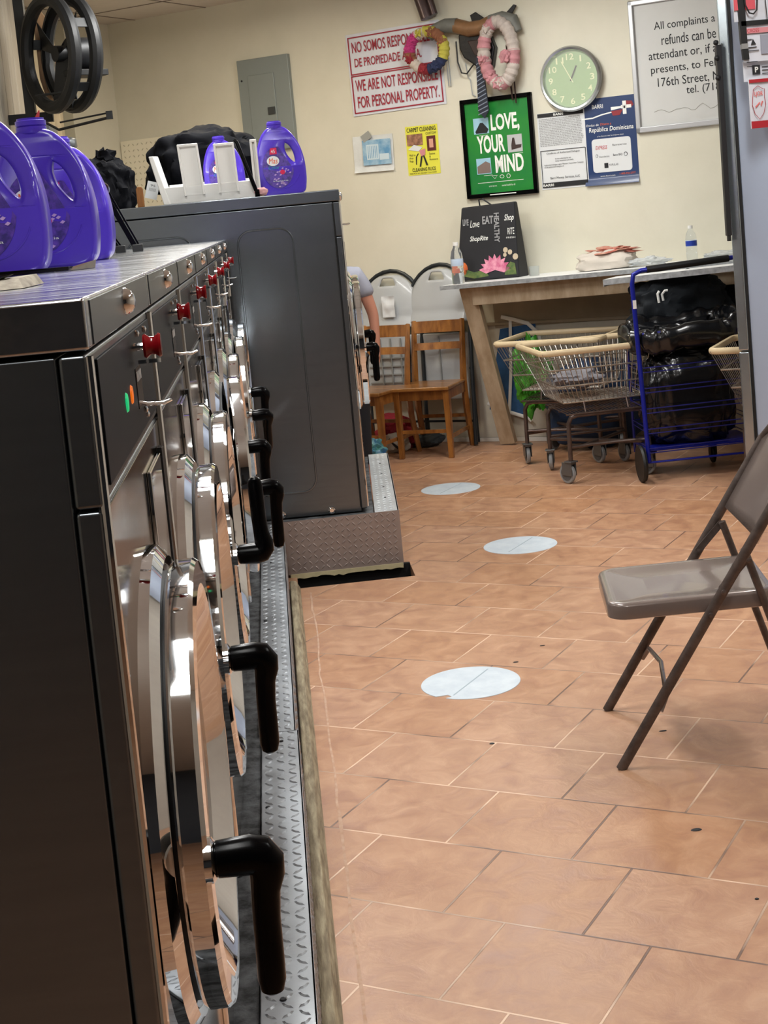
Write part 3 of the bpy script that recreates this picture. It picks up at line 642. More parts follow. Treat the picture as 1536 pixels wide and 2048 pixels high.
# breaker panel
GREYP = mat('grey_breaker_enamel', '8b9391', 0.4, 0.2)
t = wthing('breaker_panel', 'grey steel breaker panel on the cream wall above the tall washer', 'electrical panel', -1.37, 2.37, 0.0)
B().box(-0.205, 0.205, -0.035, 0, -0.32, 0.31).build('panel_cover', GREYP, t, bevel=0.004)
dr_ = B().box(-0.125, 0.085, -0.042, -0.034, -0.25, 0.20).build('panel_door', GREYP, t, bevel=0.004)
B().box(0.02, 0.075, -0.052, -0.041, 0.03-0.11, 0.07-0.10).build('latch', mat('dark_latch', '3a3d3e', 0.4), dr_, bevel=0.002)
B().lathe([(0.007, -0.036), (0.007, -0.039), (0, -0.04)], 12, 'y', T=Matrix.Translation((-0.175, 0, 0.17))).build('panel_screw', INK, t)
# pegboard
t = wthing('perforated_sheet', 'pale perforated sheet on the wall behind the black bags', 'panel', -2.28, 1.98, 0.0, tilt=0)
B().box(-0.37, 0.52, -0.012, 0, -0.4, 0.26).build('sheet', mat('pale_sheet', 'f3edd8', 0.5), t)
b = B()
for i in range(22):
    for j in range(15): lug(b, -0.34+i*0.04, -0.012, -0.36+j*0.042, PI/4 if (i+j) % 2 else -PI/4, 0.013, 0.004, 0.0025, '-y')
b.build('pressed_pattern', mat('pale_sheet_mark', 'bfb89f', 0.5), t, smooth=False)
# NO SOMOS RESPONSABLES sign
RINK = mat('crimson_ink', '9e1c33', 0.5)
SIGNW = mat('white_sign_board', 'd6dae2', 0.35, 0, var=0.03)
t = wthing('wall_sign', 'white bilingual sign with crimson letters, NO SOMOS RESPONSABLES', 'sign', -0.372, 2.48, 0.0, tilt=-0.012)
card(B(), -0.345, 0.340, -0.270, 0.265, 0.006, wav=0.004, n=6).build('board', SIGNW, t)
def frame(b, x0, x1, z0, z1, w_, y=-0.012, th=0.002):
    b.box(x0, x1, y, y+th, z1-w_, z1).box(x0, x1, y, y+th, z0, z0+w_).box(x0, x0+w_, y, y+th, z0, z1).box(x1-w_, x1, y, y+th, z0, z1); return b
b = frame(B(), -0.332, 0.325, -0.002, 0.245, 0.008); frame(b, -0.332, 0.325, -0.255, -0.006, 0.008); b.build('border_line', RINK, t, smooth=False)
for s_, x0, x1, z0, z1 in (('NO SOMOS RESPONSABLES', -0.305, 0.29, 0.140, 0.212), ('DE PROPIEDADE AJENA.', -0.295, 0.20, 0.030, 0.104), ('WE ARE NOT RESPONSIBLE', -0.305, 0.30, -0.112, -0.036), ('FOR PERSONAL PROPERTY.', -0.300, 0.30, -0.222, -0.146)):
    text(s_, x0, x1, z0, z1, RINK, t, y=-0.0125, bold=0.012)
# crumpled flyer, yellow flyer
t = wthing('faded_flyer', 'crumpled white flyer with a faded blue picture, under the big sign', 'flyer', -0.59, 1.955, 0.0, tilt=0.02)
card(B(), -0.150, 0.148, -0.125, 0.115, 0.001, wav=0.014, n=10, curl=0.01).build('sheet', mat('creased_paper', 'd9dcda', 0.6, 0, var=0.05, scale=14, bump=0.4), t)
pb = B().box(-0.075, 0.135, -0.0185, -0.0175, -0.080, 0.085).build('picture', mat('faded_blue_print', '5f95bd', 0.5, 0, color2='a9c7d8', scale=14), t)
b = B().box(-0.045, 0.045, -0.020, -0.0185, -0.045, 0.055); b.box(0.05, 0.12, -0.020, -0.0185, -0.05, -0.01)
b.build('pale_shape', mat('pale_blue_white', 'c9dbe4', 0.5), pb)
b = B()
for k in range(6): b.box(-0.035+k*0.013, -0.030+k*0.013, -0.021, -0.0195, -0.035, 0.045)
b.build('column_print', MATS['faded_blue_print'], pb)
B().box(-0.02, 0.05, -0.019, -0.0165, 0.09, 0.14, T=Matrix.Rotation(-0.5, 4, 'Y')).build('tape', mat('grey_tape', '9b9d98', 0.3), t)
YEL = mat('yellow_flyer_paper', 'e3e04a', 0.5)
t = wthing('yellow_flyer', 'bright yellow carpet cleaning flyer on the wall', 'flyer', -0.229, 1.936, 0.0, tilt=0.01)
card(B(), -0.117, 0.117, -0.158, 0.160, 0.001, wav=0.003, n=8).build('sheet', YEL, t)
text('CARPET CLEANING', -0.105, 0.105, 0.122, 0.150, INK, t, y=-0.0055, bold=0.01); text('CUSTOM', 0.03, 0.105, 0.098, 0.113, INK, t, y=-0.0055)
text('CLEANING RUGS', -0.085, 0.085, -0.135, -0.112, INK, t, y=-0.0055, bold=0.01); text('FREE PICK UP, DELIVERY CALL NOW', -0.105, 0.09, -0.153, -0.142, INK, t, y=-0.0055)
text('Wall to\nArea\nRugs', -0.10, -0.055, -0.075, -0.02, INK, t, y=-0.0055); text('Stains\n&\nRestore', 0.045, 0.105, -0.07, -0.02, INK, t, y=-0.0055)
B().box(-0.108, 0.005, -0.0062, -0.005, 0.035, 0.108).build('room_picture', mat('brown_print', '6b4a38', 0.5, 0, color2='b8866a', scale=30), t)
rg = B().box(0.035, 0.098, -0.0062, -0.005, -0.008, 0.088).build('rug_picture', mat('rug_print', '5d2320', 0.5), t)
B().box(0.052, 0.081, -0.0072, -0.0062, 0.012, 0.068).build('rug_centre', mat('rug_cream', 'd8a08a', 0.5), rg)
B().prism([(-0.105, 0.01), (-0.03, -0.005), (0.0, 0.02), (-0.06, 0.04)], -0.0068, -0.005).build('white_rug', PAPER, t)
B().prism([(-0.025, 0.0), (0.02, 0.01), (0.018, -0.03), (-0.012, -0.04)], -0.0075, -0.005).build('pink_figure', mat('pink_print', 'd08a90', 0.5), t)
b = B()
for q in ([(-0.03, -0.105), (-0.02, -0.105), (-0.002, -0.035), (-0.014, -0.035)], [(0.02, -0.10), (0.032, -0.098), (0.010, -0.035), (0.0, -0.035)], [(-0.055, -0.09), (-0.05, -0.09), (-0.045, -0.04), (-0.03, -0.02), (-0.035, -0.018), (-0.052, -0.04)]): b.prism(q, -0.0075, -0.005)
b.build('machine_legs', INK, t)
# green framed poster
t = wthing('framed_poster', 'green framed poster reading LOVE, YOUR MIND, hung beside the clock', 'poster', 0.315, 1.905, 0.0, tilt=0.004)
b = B(); 
for q in ((-0.245, -0.218, -0.315, 0.315), (0.218, 0.245, -0.315, 0.315), (-0.245, 0.245, 0.288, 0.315), (-0.245, 0.245, -0.315, -0.288)): b.box(q[0], q[1], -0.03, 0, q[2], q[3])
b.build('frame', BLACKP, t, bevel=0.004)
GRN = mat('green_print', '1c7a3c', 0.25, 0, color2='2e8c35', scale=2.5, coat=0.4)
pn = B().box(-0.22, 0.22, -0.014, -0.008, -0.29, 0.29).build('print', GRN, t)
Wt = mat('white_ink', 'f0f2ee', 0.4)
for s_, x0, x1, z0, z1 in (('LOVE,', -0.045, 0.150, 0.085, 0.205), ('YOUR', -0.150, 0.040, -0.035, 0.078), ('MIND', -0.035, 0.160, -0.165, -0.055)):
    text(s_, x0, x1, z0, z1, Wt, pn, y=-0.0148, bold=0.03)
pic1 = B().box(-0.165, -0.060, -0.0155, -0.013, 0.090, 0.190).build('small_photo', mat('sky_print', '9cc6dc', 0.4), pn)
B().prism([(-0.150, 0.094), (-0.075, 0.092), (-0.062, 0.115), (-0.100, 0.160), (-0.118, 0.160), (-0.155, 0.105)], -0.0162, -0.015).build('dark_shape', INK, pic1)
pic2 = B().box(0.060, 0.160, -0.0155, -0.013, -0.045, 0.065).build('small_photo', mat('grey_print', 'b9bbbd', 0.4), pn)
B().prism([(0.085, -0.03), (0.15, -0.02), (0.155, 0.0), (0.115, 0.0), (0.108, 0.045), (0.095, 0.045), (0.085, 0.0)], -0.0162, -0.015).build('dark_shape', mat('dark_brown_print', '3b2d2a', 0.5), pic2)
pic3 = B().box(-0.165, -0.065, -0.0155, -0.013, -0.165, -0.065).build('small_photo', MATS['sky_print'], pn)
B().prism([(-0.16, -0.16), (-0.068, -0.16), (-0.07, -0.10), (-0.10, -0.085), (-0.13, -0.10), (-0.16, -0.115)], -0.0162, -0.015).build('rock_shape', mat('brown_grey_print', '7d6c66', 0.5), pic3)
b = B(); b.box(-0.165, 0.15, -0.0152, -0.014, -0.222, -0.219)
for x, z in ((-0.13, 0.078), (0.10, -0.055), (-0.12, -0.176)): b.box(x, x+0.06, -0.0152, -0.014, z, z+0.002)
b.box(-0.08, 0.10, -0.033, -0.031, -0.303, -0.297)
b.build('fine_line', Wt, pn); 
b = B(); b.tube([(-0.065, -0.0155, -0.180), (-0.045, -0.0155, -0.200), (-0.025, -0.0155, -0.180)], 0.0015, 5, closed=True)
b.tube([(0.005+0.014*math.cos(k*PI/6), -0.0155, -0.190+0.010*math.sin(k*PI/6)) for k in range(12)], 0.0018, 5, closed=True); b.tube([(0.050+0.012*math.cos(k*PI/6), -0.0155, -0.190+0.013*math.sin(k*PI/6)) for k in range(12)], 0.0018, 5, closed=True)
b.build('small_emblem', Wt, pn)
text('nyc health department', -0.09, -0.035, -0.252, -0.240, Wt, pn, y=-0.0152); text('mental health for all', 0.0, 0.09, -0.252, -0.240, Wt, pn, y=-0.0152)
# clock
t = wthing('wall_clock', 'round silver wall clock with green face and pale numerals', 'clock', 0.838, 2.265, 0.0)
B().lathe([(0.185, 0), (0.198, -0.02), (0.200, -0.045), (0.190, -0.058), (0.178, -0.056), (0.170, -0.040), (0.170, -0.0)], 64, 'y', closed=True).build('rim', mat('silver_rim', 'b9bcbe', 0.2, 0.9), t)
fc = B().lathe([(0.172, -0.02), (0.172, -0.028), (0.0, -0.0281)], 56, 'y').build('face', mat('pale_green_face', '9ab983', 0.4), t)
NUM = mat('pale_yellow_numeral', 'eef0c0', 0.4)
for k in range(1, 13):
    a = PI/2-k*PI/6; s_ = str(k); wd = 0.005 if k == 1 else 0.011*len(s_)+0.003
    text(s_, 0.135*math.cos(a)-wd, 0.135*math.cos(a)+wd, 0.135*math.sin(a)-0.019, 0.135*math.sin(a)+0.019, NUM, fc, y=-0.0295, name='numeral', bold=0.01)
b = B(); a = math.radians(90-27); b.plank((-0.006, -0.033, -0.012), (0.085*math.cos(a), -0.033, 0.085*math.sin(a)), 0.008, 0.001, (0, 0, 1) if False else (1, 0, 0)); b.build('hour_hand', INK, t)
b = B(); a = math.radians(90+27); b.plank((0.012, -0.036, -0.024), (0.125*math.cos(a), -0.036, 0.125*math.sin(a)), 0.005, 0.001, (1, 0, 0)); b.build('minute_hand', NUM, t)
B().lathe([(0.172, -0.042), (0.172, -0.0435), (0.0, -0.0436)], 48, 'y').build('glass', mat('clock_glass', 'ffffff', 0.03, 0, alpha=0.12), t)
# letter sheet
t = wthing('printed_notice', 'black and white printed notice pinned below the clock', 'notice', 0.738, 1.84, 0.0, tilt=0.004)
card(B(), -0.156, 0.156, -0.237, 0.237, 0.001, wav=0.004, n=8).build('sheet', PAPER, t)
B().box(-0.152, 0.150, -0.008, -0.0045, 0.212, 0.235).build('black_band', INK, t); B().box(-0.150, 0.150, -0.008, -0.0045, -0.225, -0.195).build('black_band', INK, t)
b = B(); b.box(-0.15, 0.145, -0.008, -0.0045, 0.003, 0.006)
b.box(-0.149, -0.146, -0.008, -0.0045, -0.225, 0.004); b.box(0.146, 0.149, -0.008, -0.0045, -0.225, 0.004); b.build('printed_border', INK, t)
random.seed(5)
lines = 'Esta agencia autorizada ofrece el servicio de envio de dinero bajo licencia del estado de Nueva York'.split()
body = []
for k in range(17):
    random.shuffle(lines); body.append(' '.join(lines)[:62])
text('\n'.join(body), -0.146, 0.142, 0.030, 0.204, INK, t, y=-0.0068)
text('Certificate of Authorized Delegate', -0.11, 0.11, -0.022, -0.008, INK, t, y=-0.0068)
text('Services authorized for sale\nmoney transmission and checks', -0.055, 0.065, -0.07, -0.045, INK, t, y=-0.0068)
text('Authorized delegate agent Western Transmitter Company\nof the authorized delegate of', -0.13, 0.13, -0.105, -0.08, INK, t, y=-0.0068)
text('Barri Money Services, LLC', -0.095, 0.10, -0.178, -0.160, INK, t, y=-0.0068)
text('BARRI', -0.145, -0.075, -0.218, -0.202, Wt, t, y=-0.0085, bold=0.02); text('BARRI', -0.045, 0.02, 0.216, 0.230, Wt, t, y=-0.0085, bold=0.02)
# blue poster
NAVY = mat('navy_print', '233a66', 0.35, 0, var=0.05, scale=3, coat=0.2)
t = wthing('blue_poster', 'navy blue poster about money transfers to República Dominicana', 'poster', 1.046, 1.862, 0.0, tilt=0.006)
card(B(), -0.172, 0.172, -0.262, 0.268, 0.001, curl=0.02, n=20).build('sheet', NAVY, t)
text('BARRI', -0.10, -0.03, 0.205, 0.230, Wt, t, y=-0.0025, bold=0.01); text('Envíos de', -0.145, -0.065, 0.100, 0.114, Wt, t, y=-0.0025, shear=0.2); text('Dinero a', -0.055, 0.015, 0.101, 0.115, MATS['orange_print'], t, y=-0.0025, shear=0.2)
text('República Dominicana', -0.130, 0.155, 0.055, 0.092, Wt, t, y=-0.0025, shear=0.15, bold=0.008)
text('y los bancos con las mejores tasas', -0.08, 0.09, 0.030, 0.040, Wt, t, y=-0.0025)
B().tube([(-0.172, -0.002, 0.148), (-0.10, -0.002, 0.150), (-0.04, -0.002, 0.165), (0.03, -0.002, 0.175)], 0.004, 6, sq=(1, 0.2)).prism([(0.02, 0.185), (0.10, 0.195), (0.10, 0.205), (0.02, 0.205)], -0.003, -0.001).box(0.095, 0.118, -0.004, -0.001, 0.155, 0.235).box(0.085, 0.15, -0.004, -0.001, 0.190, 0.210).build('white_ribbon', Wt, t)
B().prism([(0.02, 0.180), (0.03, 0.152), (0.075, 0.152), (0.095, 0.185)], -0.003, -0.001).prism([(0.118, 0.235), (0.155, 0.23), (0.165, 0.205), (0.14, 0.188), (0.12, 0.195)], -0.003, -0.001).build('red_flag_part', mat('flag_red', '8e2a32', 0.5), t)
B().box(0.102, 0.112, -0.0045, -0.002, 0.19, 0.205).build('flag_crest', INK, t)
pl_ = B().prism(rrect(-0.118, 0.132, -0.185, 0.020, 0.02), -0.003, -0.001).build('white_panel', PAPER, t)
RD = mat('logo_red', 'b83038', 0.5)
text('EXPRESS', -0.095, -0.02, -0.045, -0.022, RD, pl_, y=-0.0035, shear=0.2, bold=0.01); text('Banreservas', 0.015, 0.105, -0.030, -0.018, INK, pl_, y=-0.0035); text('Asociacion', -0.075, -0.01, -0.095, -0.083, INK, pl_, y=-0.0035); text('Banco BHD', 0.015, 0.075, -0.092, -0.078, INK, pl_, y=-0.0035, bold=0.01); text('POPULAR', -0.015, 0.045, -0.150, -0.137, INK, pl_, y=-0.0035)
B().tube([(0.095+0.011*math.cos(k*PI/6), -0.0035, -0.085+0.012*math.sin(k*PI/6)) for k in range(12)], 0.003, 5, closed=True, sq=(1, .3)).tube([(-0.09+0.007*math.cos(k*PI/6), -0.0035, -0.083+0.010*math.sin(k*PI/6)) for k in range(12)], 0.002, 5, closed=True, sq=(1, .3)).box(-0.045, -0.02, -0.0045, -0.0025, -0.160, -0.130).build('small_logo', INK, pl_)
text('www.barri.com', -0.075, 0.02, -0.212, -0.203, Wt, t, y=-0.0035); text('1-800-956-2777', 0.05, 0.15, -0.208, -0.197, MATS['orange_print'], t, y=-0.0035)
# complaints board
t = wthing('notice_board', 'large framed white notice about complaints and refunds, top right', 'sign', 1.60, 2.275, 0.0)
ALU = mat('white_aluminium_frame', 'b9babb', 0.35, 0.4)
b = B()
for q in ((-0.375, -0.345, -0.385, 0.40), (0.345, 0.375, -0.385, 0.40), (-0.375, 0.375, 0.37, 0.40), (-0.375, 0.375, -0.385, -0.350)): b.box(q[0], q[1], -0.03, 0, q[2], q[3])
b.build('frame', ALU, t, bevel=0.006)
pn = B().box(-0.35, 0.35, -0.012, -0.006, -0.36, 0.375).build('board', mat('white_notice', 'cfd0cd', 0.45, 0, var=0.03, scale=3), t)
for s_, x0, x1, zc_ in (('All complaints a', -0.225, 0.145, 0.225), ('refunds can be', -0.185, 0.145, 0.145), ('attendant or, if a', -0.27, 0.145, 0.057), ('presents, to Feli', -0.262, 0.145, -0.030), ('176th Street, N', -0.225, 0.150, -0.105), ('tel. (718', -0.055, 0.150, -0.170)):
    text(s_, x0, x1, zc_-0.027, zc_+0.033, INK, pn, y=-0.0128, bold=0.004)
b = B(); pts = [(-0.26+0.55*k/24, -0.0125, -0.270+0.012*math.sin(k*1.1)+0.014*noise.noise(Vector((k*.5, 1, 2)))) for k in range(25)]; b.tube(pts, 0.0016, 5); b.build('stain_line', mat('stain', '9b9a92', 0.7), pn)
# curl marks: pipe stub at ceiling, dome camera
tag(B().tube([WP(-0.175, 0.06, CEIL), WP(-0.085, 0.06, 2.76)], 0.045, 20).tube([WP(-0.105, 0.07, CEIL), WP(-0.03, 0.07, 2.775)], 0.022, 16).build('pipe_stub', mat('dark_brown_metal', '574a4a', 0.3, 0.6)), 'brown metal pipe pair running from the ceiling down to the sign', 'pipe')
b = B(); b.lathe([(0.05, 0), (0.05, -0.015), (0.042, -0.02)], 24); t = tag(b.build('dome_camera', WHITEP, loc=(0.16, 10.0, CEIL)), 'small black dome security camera on the ceiling', 'camera')
B().lathe([(0.038, -0.018), (0.034, -0.04), (0.02, -0.055), (0, -0.06)], 24).build('dome', BLACKP, t)
# wreaths
def wreath(name, label, u, z, rx, rz, r, cols, seed, knots):
    t = wthing(name, label, 'wreath', u, z, 0.11)
    n = 72; random.seed(seed)
    per = len(cols)
    for ci in range(per):
        a0, a1 = 2*PI*ci/per, 2*PI*(ci+1)/per+0.05
        m_ = n//per+2; pts = []; rr_ = []
        for k in range(m_+1):
            a = a0+(a1-a0)*k/m_
            pts.append((rx*math.cos(a), 0, rz*math.sin(a))); rr_.append(r*(1+0.10*math.sin(a*26+seed)+0.10*noise.noise(Vector((a*3, seed, 0)))))
        B().tube(pts, rr_, 14).build('wrapped_cloth', cols[ci], t)
    for k, (a, m_) in enumerate(knots):
        p = (rx*math.cos(a), -r*0.7, rz*math.sin(a))
        B().blob(p, (r*0.75, r*0.6, r*0.75), 0.7, 2.2, seed+k, 3).build('knot', m_, t)
    return t
def cl(n_, c): return mat(n_, c, 0.85, 0, var=0.12, scale=25, bump=0.4)
pk, yl, br, nv, rd, wt_ = cl('magenta_cloth', 'b83a78'), cl('yellow_green_cloth', 'b8b04a'), cl('brown_cloth', '8a5a40'), cl('navy_cloth', '27304f'), cl('dark_red_cloth', '8d2a34'), cl('off_white_cloth', 'c4b8ac')
t = wreath('rag_wreath', 'round wreath wrapped in magenta, yellow and navy rags over the sign', -0.086, 2.555, 0.122, 0.118, 0.034, [yl, br, yl, wt_, pk, pk, br, wt_, rd, nv, nv, yl], 3, [(1.9, yl), (2.4, pk), (2.9, pk), (3.5, rd), (0.4, br), (4.5, rd), (5.2, nv), (1.2, br)])
pink, pw = cl('pink_cloth', 'b88186'), cl('white_wrapped_cloth', 'b9aea6')
t = wreath('cloth_wreath', 'tall oval wreath wrapped in white and pink cloth', 0.405, 2.475, 0.100, 0.190, 0.040, [pw, pw, pw, pw, pink, pw, pink, pw, pink, pink, pw, pink, pw, pw, pink], 8, [(2.3, pw), (4.6, pink), (4.75, pw), (3.3, pink), (3.9, pink)])
B().blob((0.055, -0.04, -0.03), (0.035, 0.03, 0.04), 0.5, 2, 3, 3).build('knot', pink, t)
# stuffed arc, pouch, necktie
t = wthing('stuffed_arc', 'grey and brown stuffed arc hanging between the two wreaths', 'soft toy', 0.14, 2.655, 0.07)
gy, bn = mat('grey_hide', '6f706a', 0.6, 0, var=0.15, scale=12), mat('bronze_hide', '7f5e40', 0.45, 0.2, var=0.2, scale=10)
B().tube([(-0.22, 0, -0.02), (-0.17, 0, 0.025), (-0.10, 0, 0.04), (-0.02, 0, 0.03)], [0.028, 0.040, 0.045, 0.046], 16).build('grey_end', gy, t)
B().tube([(-0.03, 0, 0.03), (0.06, 0, -0.005), (0.15, 0, -0.005), (0.22, 0, 0.02)], [0.046, 0.048, 0.048, 0.044], 16).build('brown_middle', bn, t)
B().tube([(0.21, 0, 0.02), (0.29, 0, 0.03), (0.36, 0, 0.01), (0.39, 0, -0.06)], [0.044, 0.046, 0.042, 0.025], 16).build('grey_end', gy, t)
t = wthing('leather_pouch', 'black leather pouch hanging behind the wreaths', 'pouch', 0.20, 2.52, 0.03)
b = B(); b.prism([(-0.085, 0.11), (0.12, 0.12), (0.16, 0.0), (0.13, -0.12), (0.06, -0.135), (-0.06, -0.04), (-0.085, 0.02)], -0.03, 0.028); b.build('pouch_body', mat('black_leather', '0c0b0e', 0.35, 0, bump=0.3, scale=20), t, bevel=0.012)
B().prism([(-0.02, 0.06), (0.12, 0.06), (0.12, -0.02), (0.09, -0.07), (0.02, -0.03)], -0.04, -0.025).build('pouch_flap', mat('brown_leather', '34231f', 0.4), t, bevel=0.006)
b = B(); b.prism([(0.0, 0.22), (0.04, 0.235), (0.12, 0.17), (0.22, 0.18), (0.30, 0.245), (0.32, 0.235), (0.24, 0.13), (0.02, 0.14)], -0.012, 0.0); b.build('strap_hanger', MATS['black_leather'], t, bevel=0.004)
b = B(); b.tube([(-0.105, -0.02, 0.07), (-0.105, -0.02, -0.06), (-0.085, -0.02, -0.13), (-0.05, -0.02, -0.14), (0.0, -0.02, -0.09), (0.04, -0.02, -0.08)], 0.005, 8); b.build('cord', RUBBER, t)
b = B(); b.tube([(0.24, -0.03, 0.0), (0.235, -0.02, -0.12), (0.245, -0.01, -0.34)], 0.006, 6).tube([(0.29, -0.03, 0.0), (0.27, -0.02, -0.12), (0.265, -0.01, -0.36)], 0.005, 6).build('dangling_strap', MATS['brown_leather'], t)
t = wthing('necktie', 'dark striped necktie hanging in front of the green poster', 'necktie', 0.255, 2.25, 0.075)
B().prism([(-0.022, 0.22), (0.02, 0.22), (0.040, -0.115), (0.006, -0.165), (-0.034, -0.115)], -0.006, 0.004).build('tie_blade', mat('navy_tie_silk', '1b2130', 0.5), t, bevel=0.002)
b = B()
for k in range(13):
    z = 0.19-k*0.026; hw = 0.020+(0.22-z)*0.045
    b.prism([(-hw, z-0.012), (-hw, z-0.018), (hw, z+0.006), (hw, z+0.012)], -0.0072, -0.005)
b.build('stripe', mat('tie_stripe', '7b8494', 0.5), t, smooth=False)
b = B()
for q in ([(-0.06, 0.10, 0.0), (-0.055, 0.02, 0), (-0.05, -0.06, 0), (-0.045, 0.0, 0)],): pass
c1 = [WP(0.0, 0.01, z) for z in (2.52, 2.40, 2.32)]; c2 = [WP(0.015, 0.01, z) for z in (2.32, 2.42, 2.50)]
tag(B().tube(c1+c2, 0.0035, 6).build('hanging_string', mat('grey_string', '9fa3a5', 0.5)), 'thin looped grey string hanging beside the sign', 'string')
tag(B().tube([WP(0.13, 0.01, 2.45), WP(0.14, 0.01, 2.36), WP(0.155, 0.01, 2.34), WP(0.16, 0.01, 2.25), WP(0.18, 0.01, 2.235)], 0.0035, 6).build('hanging_string', MATS['grey_string']), 'thin pale string hanging above the green poster', 'string')

# ------------------------------------------------------------------ counter along the wall
TOPM = mat('white_laminate', 'f0f2f2', 0.35, 0, var=0.03)
DARKE = mat('scuffed_metal_edge', 'a9adb0', 0.4, 0.45, var=0.25, scale=30)
t = thing('wall_counter', 'long white wall counter on slanted wooden braces, with bottles and a tote bag on it', 'counter', WP(0.06, 0, 1.045), rot=(0, -0.022, -WA))
B().box(0, 2.6, -0.52, 0, 0, 0.026).build('counter_top', TOPM, t, bevel=0.003)
B().box(-0.004, 2.6, -0.524, -0.518, 0.000, 0.0262).box(-0.006, 0.0, -0.52, 0, 0.0, 0.0262).build('edge_strip', DARKE, t)
B().box(0.17, 2.6, -0.44, -0.40, -0.115, -0.002).build('apron_board', PLANK, t, bevel=0.003)
B().box(0.12, 2.6, -0.02, -0.003, -0.30, -0.002).build('wall_cleat', mat('beige_board', 'a2937c', 0.6, 0, color2='8d7f6a', scale=3), t, bevel=0.002)
for u in (0.20, 2.15):
    b = B(); b.plank((u-0.06, -0.42, 0.0), (u-0.02, -0.13, -1.04+0.022*u), 0.105, 0.045, (1, 0, 0)); b.build('wooden_brace', PLANK, t, bevel=0.003)
t = thing('loose_board', 'thick white board laid level in front of the counter, under the blue cart handle', 'board', WP(1.225, 0.82, 1.048), rot=(0, -0.045, -WA))
B().box(0, 1.1, 0, 0.24, -0.006, 0.018).build('board_top', TOPM, t, bevel=0.002)
B().box(-0.003, 1.1, -0.004, 0.0, -0.014, 0.0182).box(-0.004, 0.0, 0, 0.24, -0.022, 0.018).build('edge_strip', DARKE, t)
B().plank((0.95, 0.12, -0.02), (0.95, 0.15, -1.07), 0.05, 0.05, (1, 0, 0)).build('prop_leg', PLANK, t)
# lower wall panel
b = B(); wallbox(b, 0.0, 3.2, 0.03, 0.765, 0.0, 0.012); struct(b.build('wall_lower_panel', WALLW)); 
b = B(); wallbox(b, 0.0, 3.2, 0.765, 0.785, 0.0, 0.03); struct(b.build('trim_4', MATS['beige_board'], bevel=0.003))

# tote bag
TOTE = mat('black_tote_fabric', '1c1d22', 0.6, 0, var=0.15, scale=6, bump=0.15)
t = wthing('tote_bag', 'black printed shopping bag standing on the counter under the green poster', 'bag', 0.272, 1.080, 0.15)
b = B()
b.hexa([(-0.225, -0.10, 0), (0.205, -0.10, 0), (0.215, 0.05, 0), (-0.215, 0.05, 0)], [(-0.175, -0.045, 0.46), (0.190, -0.045, 0.47), (0.190, 0.01, 0.47), (-0.175, 0.01, 0.46)])
b.build('bag_body', TOTE, t, bevel=0.01)
LT = Matrix(((1, 0, 0), (0, 1, 0), (0, 0, 1)))
def bt(s_, x0, x1, z0, z1, m, **k):
    o = text(s_, x0, x1, z0, z1, m, t, y=0, **k)
    for v in o.data.vertices: v.co.y = -0.1+0.055*(v.co.z/0.465)-0.0035
    return o
def bp_(poly, m, name, lift=0.002, par=None):
    y = lambda z: -0.1+0.055*(z/0.465)
    b = B(); b.hexa([(p[0], y(p[1])-lift, p[1]) for p in poly], [(p[0], y(p[1])+0.002, p[1]) for p in poly]); return b.build(name, m, par or t)
SIL = mat('silver_print', '9a9b9d', 0.5)
bt('LIVE', -0.165, -0.125, 0.345, 0.385, SIL, bold=0.03); bt('Love', -0.115, -0.050, 0.330, 0.375, Wt, shear=0.3); bt('EAT', -0.030, 0.045, 0.345, 0.395, SIL, bold=0.03)
bt('HEALTHY', 0.050, 0.085, 0.225, 0.410, SIL, rot90=True, bold=0.03); bt('ShopRite', -0.12, 0.005, 0.235, 0.275, Wt, shear=0.3, bold=0.01)
bt('Shop', 0.120, 0.185, 0.345, 0.395, Wt, shear=0.3, bold=0.01); bt('RITE', 0.140, 0.185, 0.27, 0.31, Wt); bt('FRESH', 0.13, 0.19, 0.245, 0.255, Wt)
PKF = mat('pink_flower_print', 'c25a80', 0.5, 0, color2='e3a0b4', scale=30)
fl = None
for k in range(9):
    a = PI*(0.02+0.96*k/8); L_ = 0.105 if k not in (0, 8) else 0.11; cx, cz = 0.045, 0.055
    tip = (cx+L_*math.cos(a), cz+L_*0.95*math.sin(a)); pa = a+PI/2; w_ = 0.022
    mid = (cx+L_*0.55*math.cos(a), cz+L_*0.5*math.sin(a))
    bp_([(cx, cz), (mid[0]-w_*math.cos(pa), mid[1]-w_*math.sin(pa)), tip, (mid[0]+w_*math.cos(pa), mid[1]+w_*math.sin(pa))], PKF, 'petal_print', 0.002+0.0004*k)
bp_([(-0.185+0.042*math.cos(2*PI*k/14), 0.075+0.045*math.sin(2*PI*k/14)) for k in range(14)], mat('orange_pumpkin_print', 'd9733a', 0.5, 0, color2='b04a30', scale=25), 'pumpkin_print')
for x, z, r_ in ((0.12, 0.175, 0.016), (0.15, 0.16, 0.015), (0.115, 0.145, 0.012), (0.185, 0.13, 0.018)):
    bp_([(x+r_*math.cos(2*PI*k/10), z+r_*1.1*math.sin(2*PI*k/10)) for k in range(10)], mat('mushroom_print', 'c2b39a', 0.6), 'mushroom_print')
bp_([(-0.18, 0.03), (-0.10, 0.01), (0.0, 0.02), (-0.02, 0.06), (-0.1, 0.05), (-0.16, 0.07)], mat('leaf_green_print', '3e5a34', 0.6, 0, color2='6d7a40', scale=30), 'leaf_print')
bp_([(0.11, 0.02), (0.19, 0.02), (0.18, 0.09), (0.15, 0.10), (0.12, 0.07)], MATS['leaf_green_print'], 'leaf_print')
b = B(); b.tube([(-0.05, -0.03, 0.455), (-0.055, -0.03, 0.50), (-0.03, -0.03, 0.505), (0.01, -0.03, 0.475), (0.03, -0.03, 0.46)], 0.005, 6); b.build('bag_handle', TOTE, t)

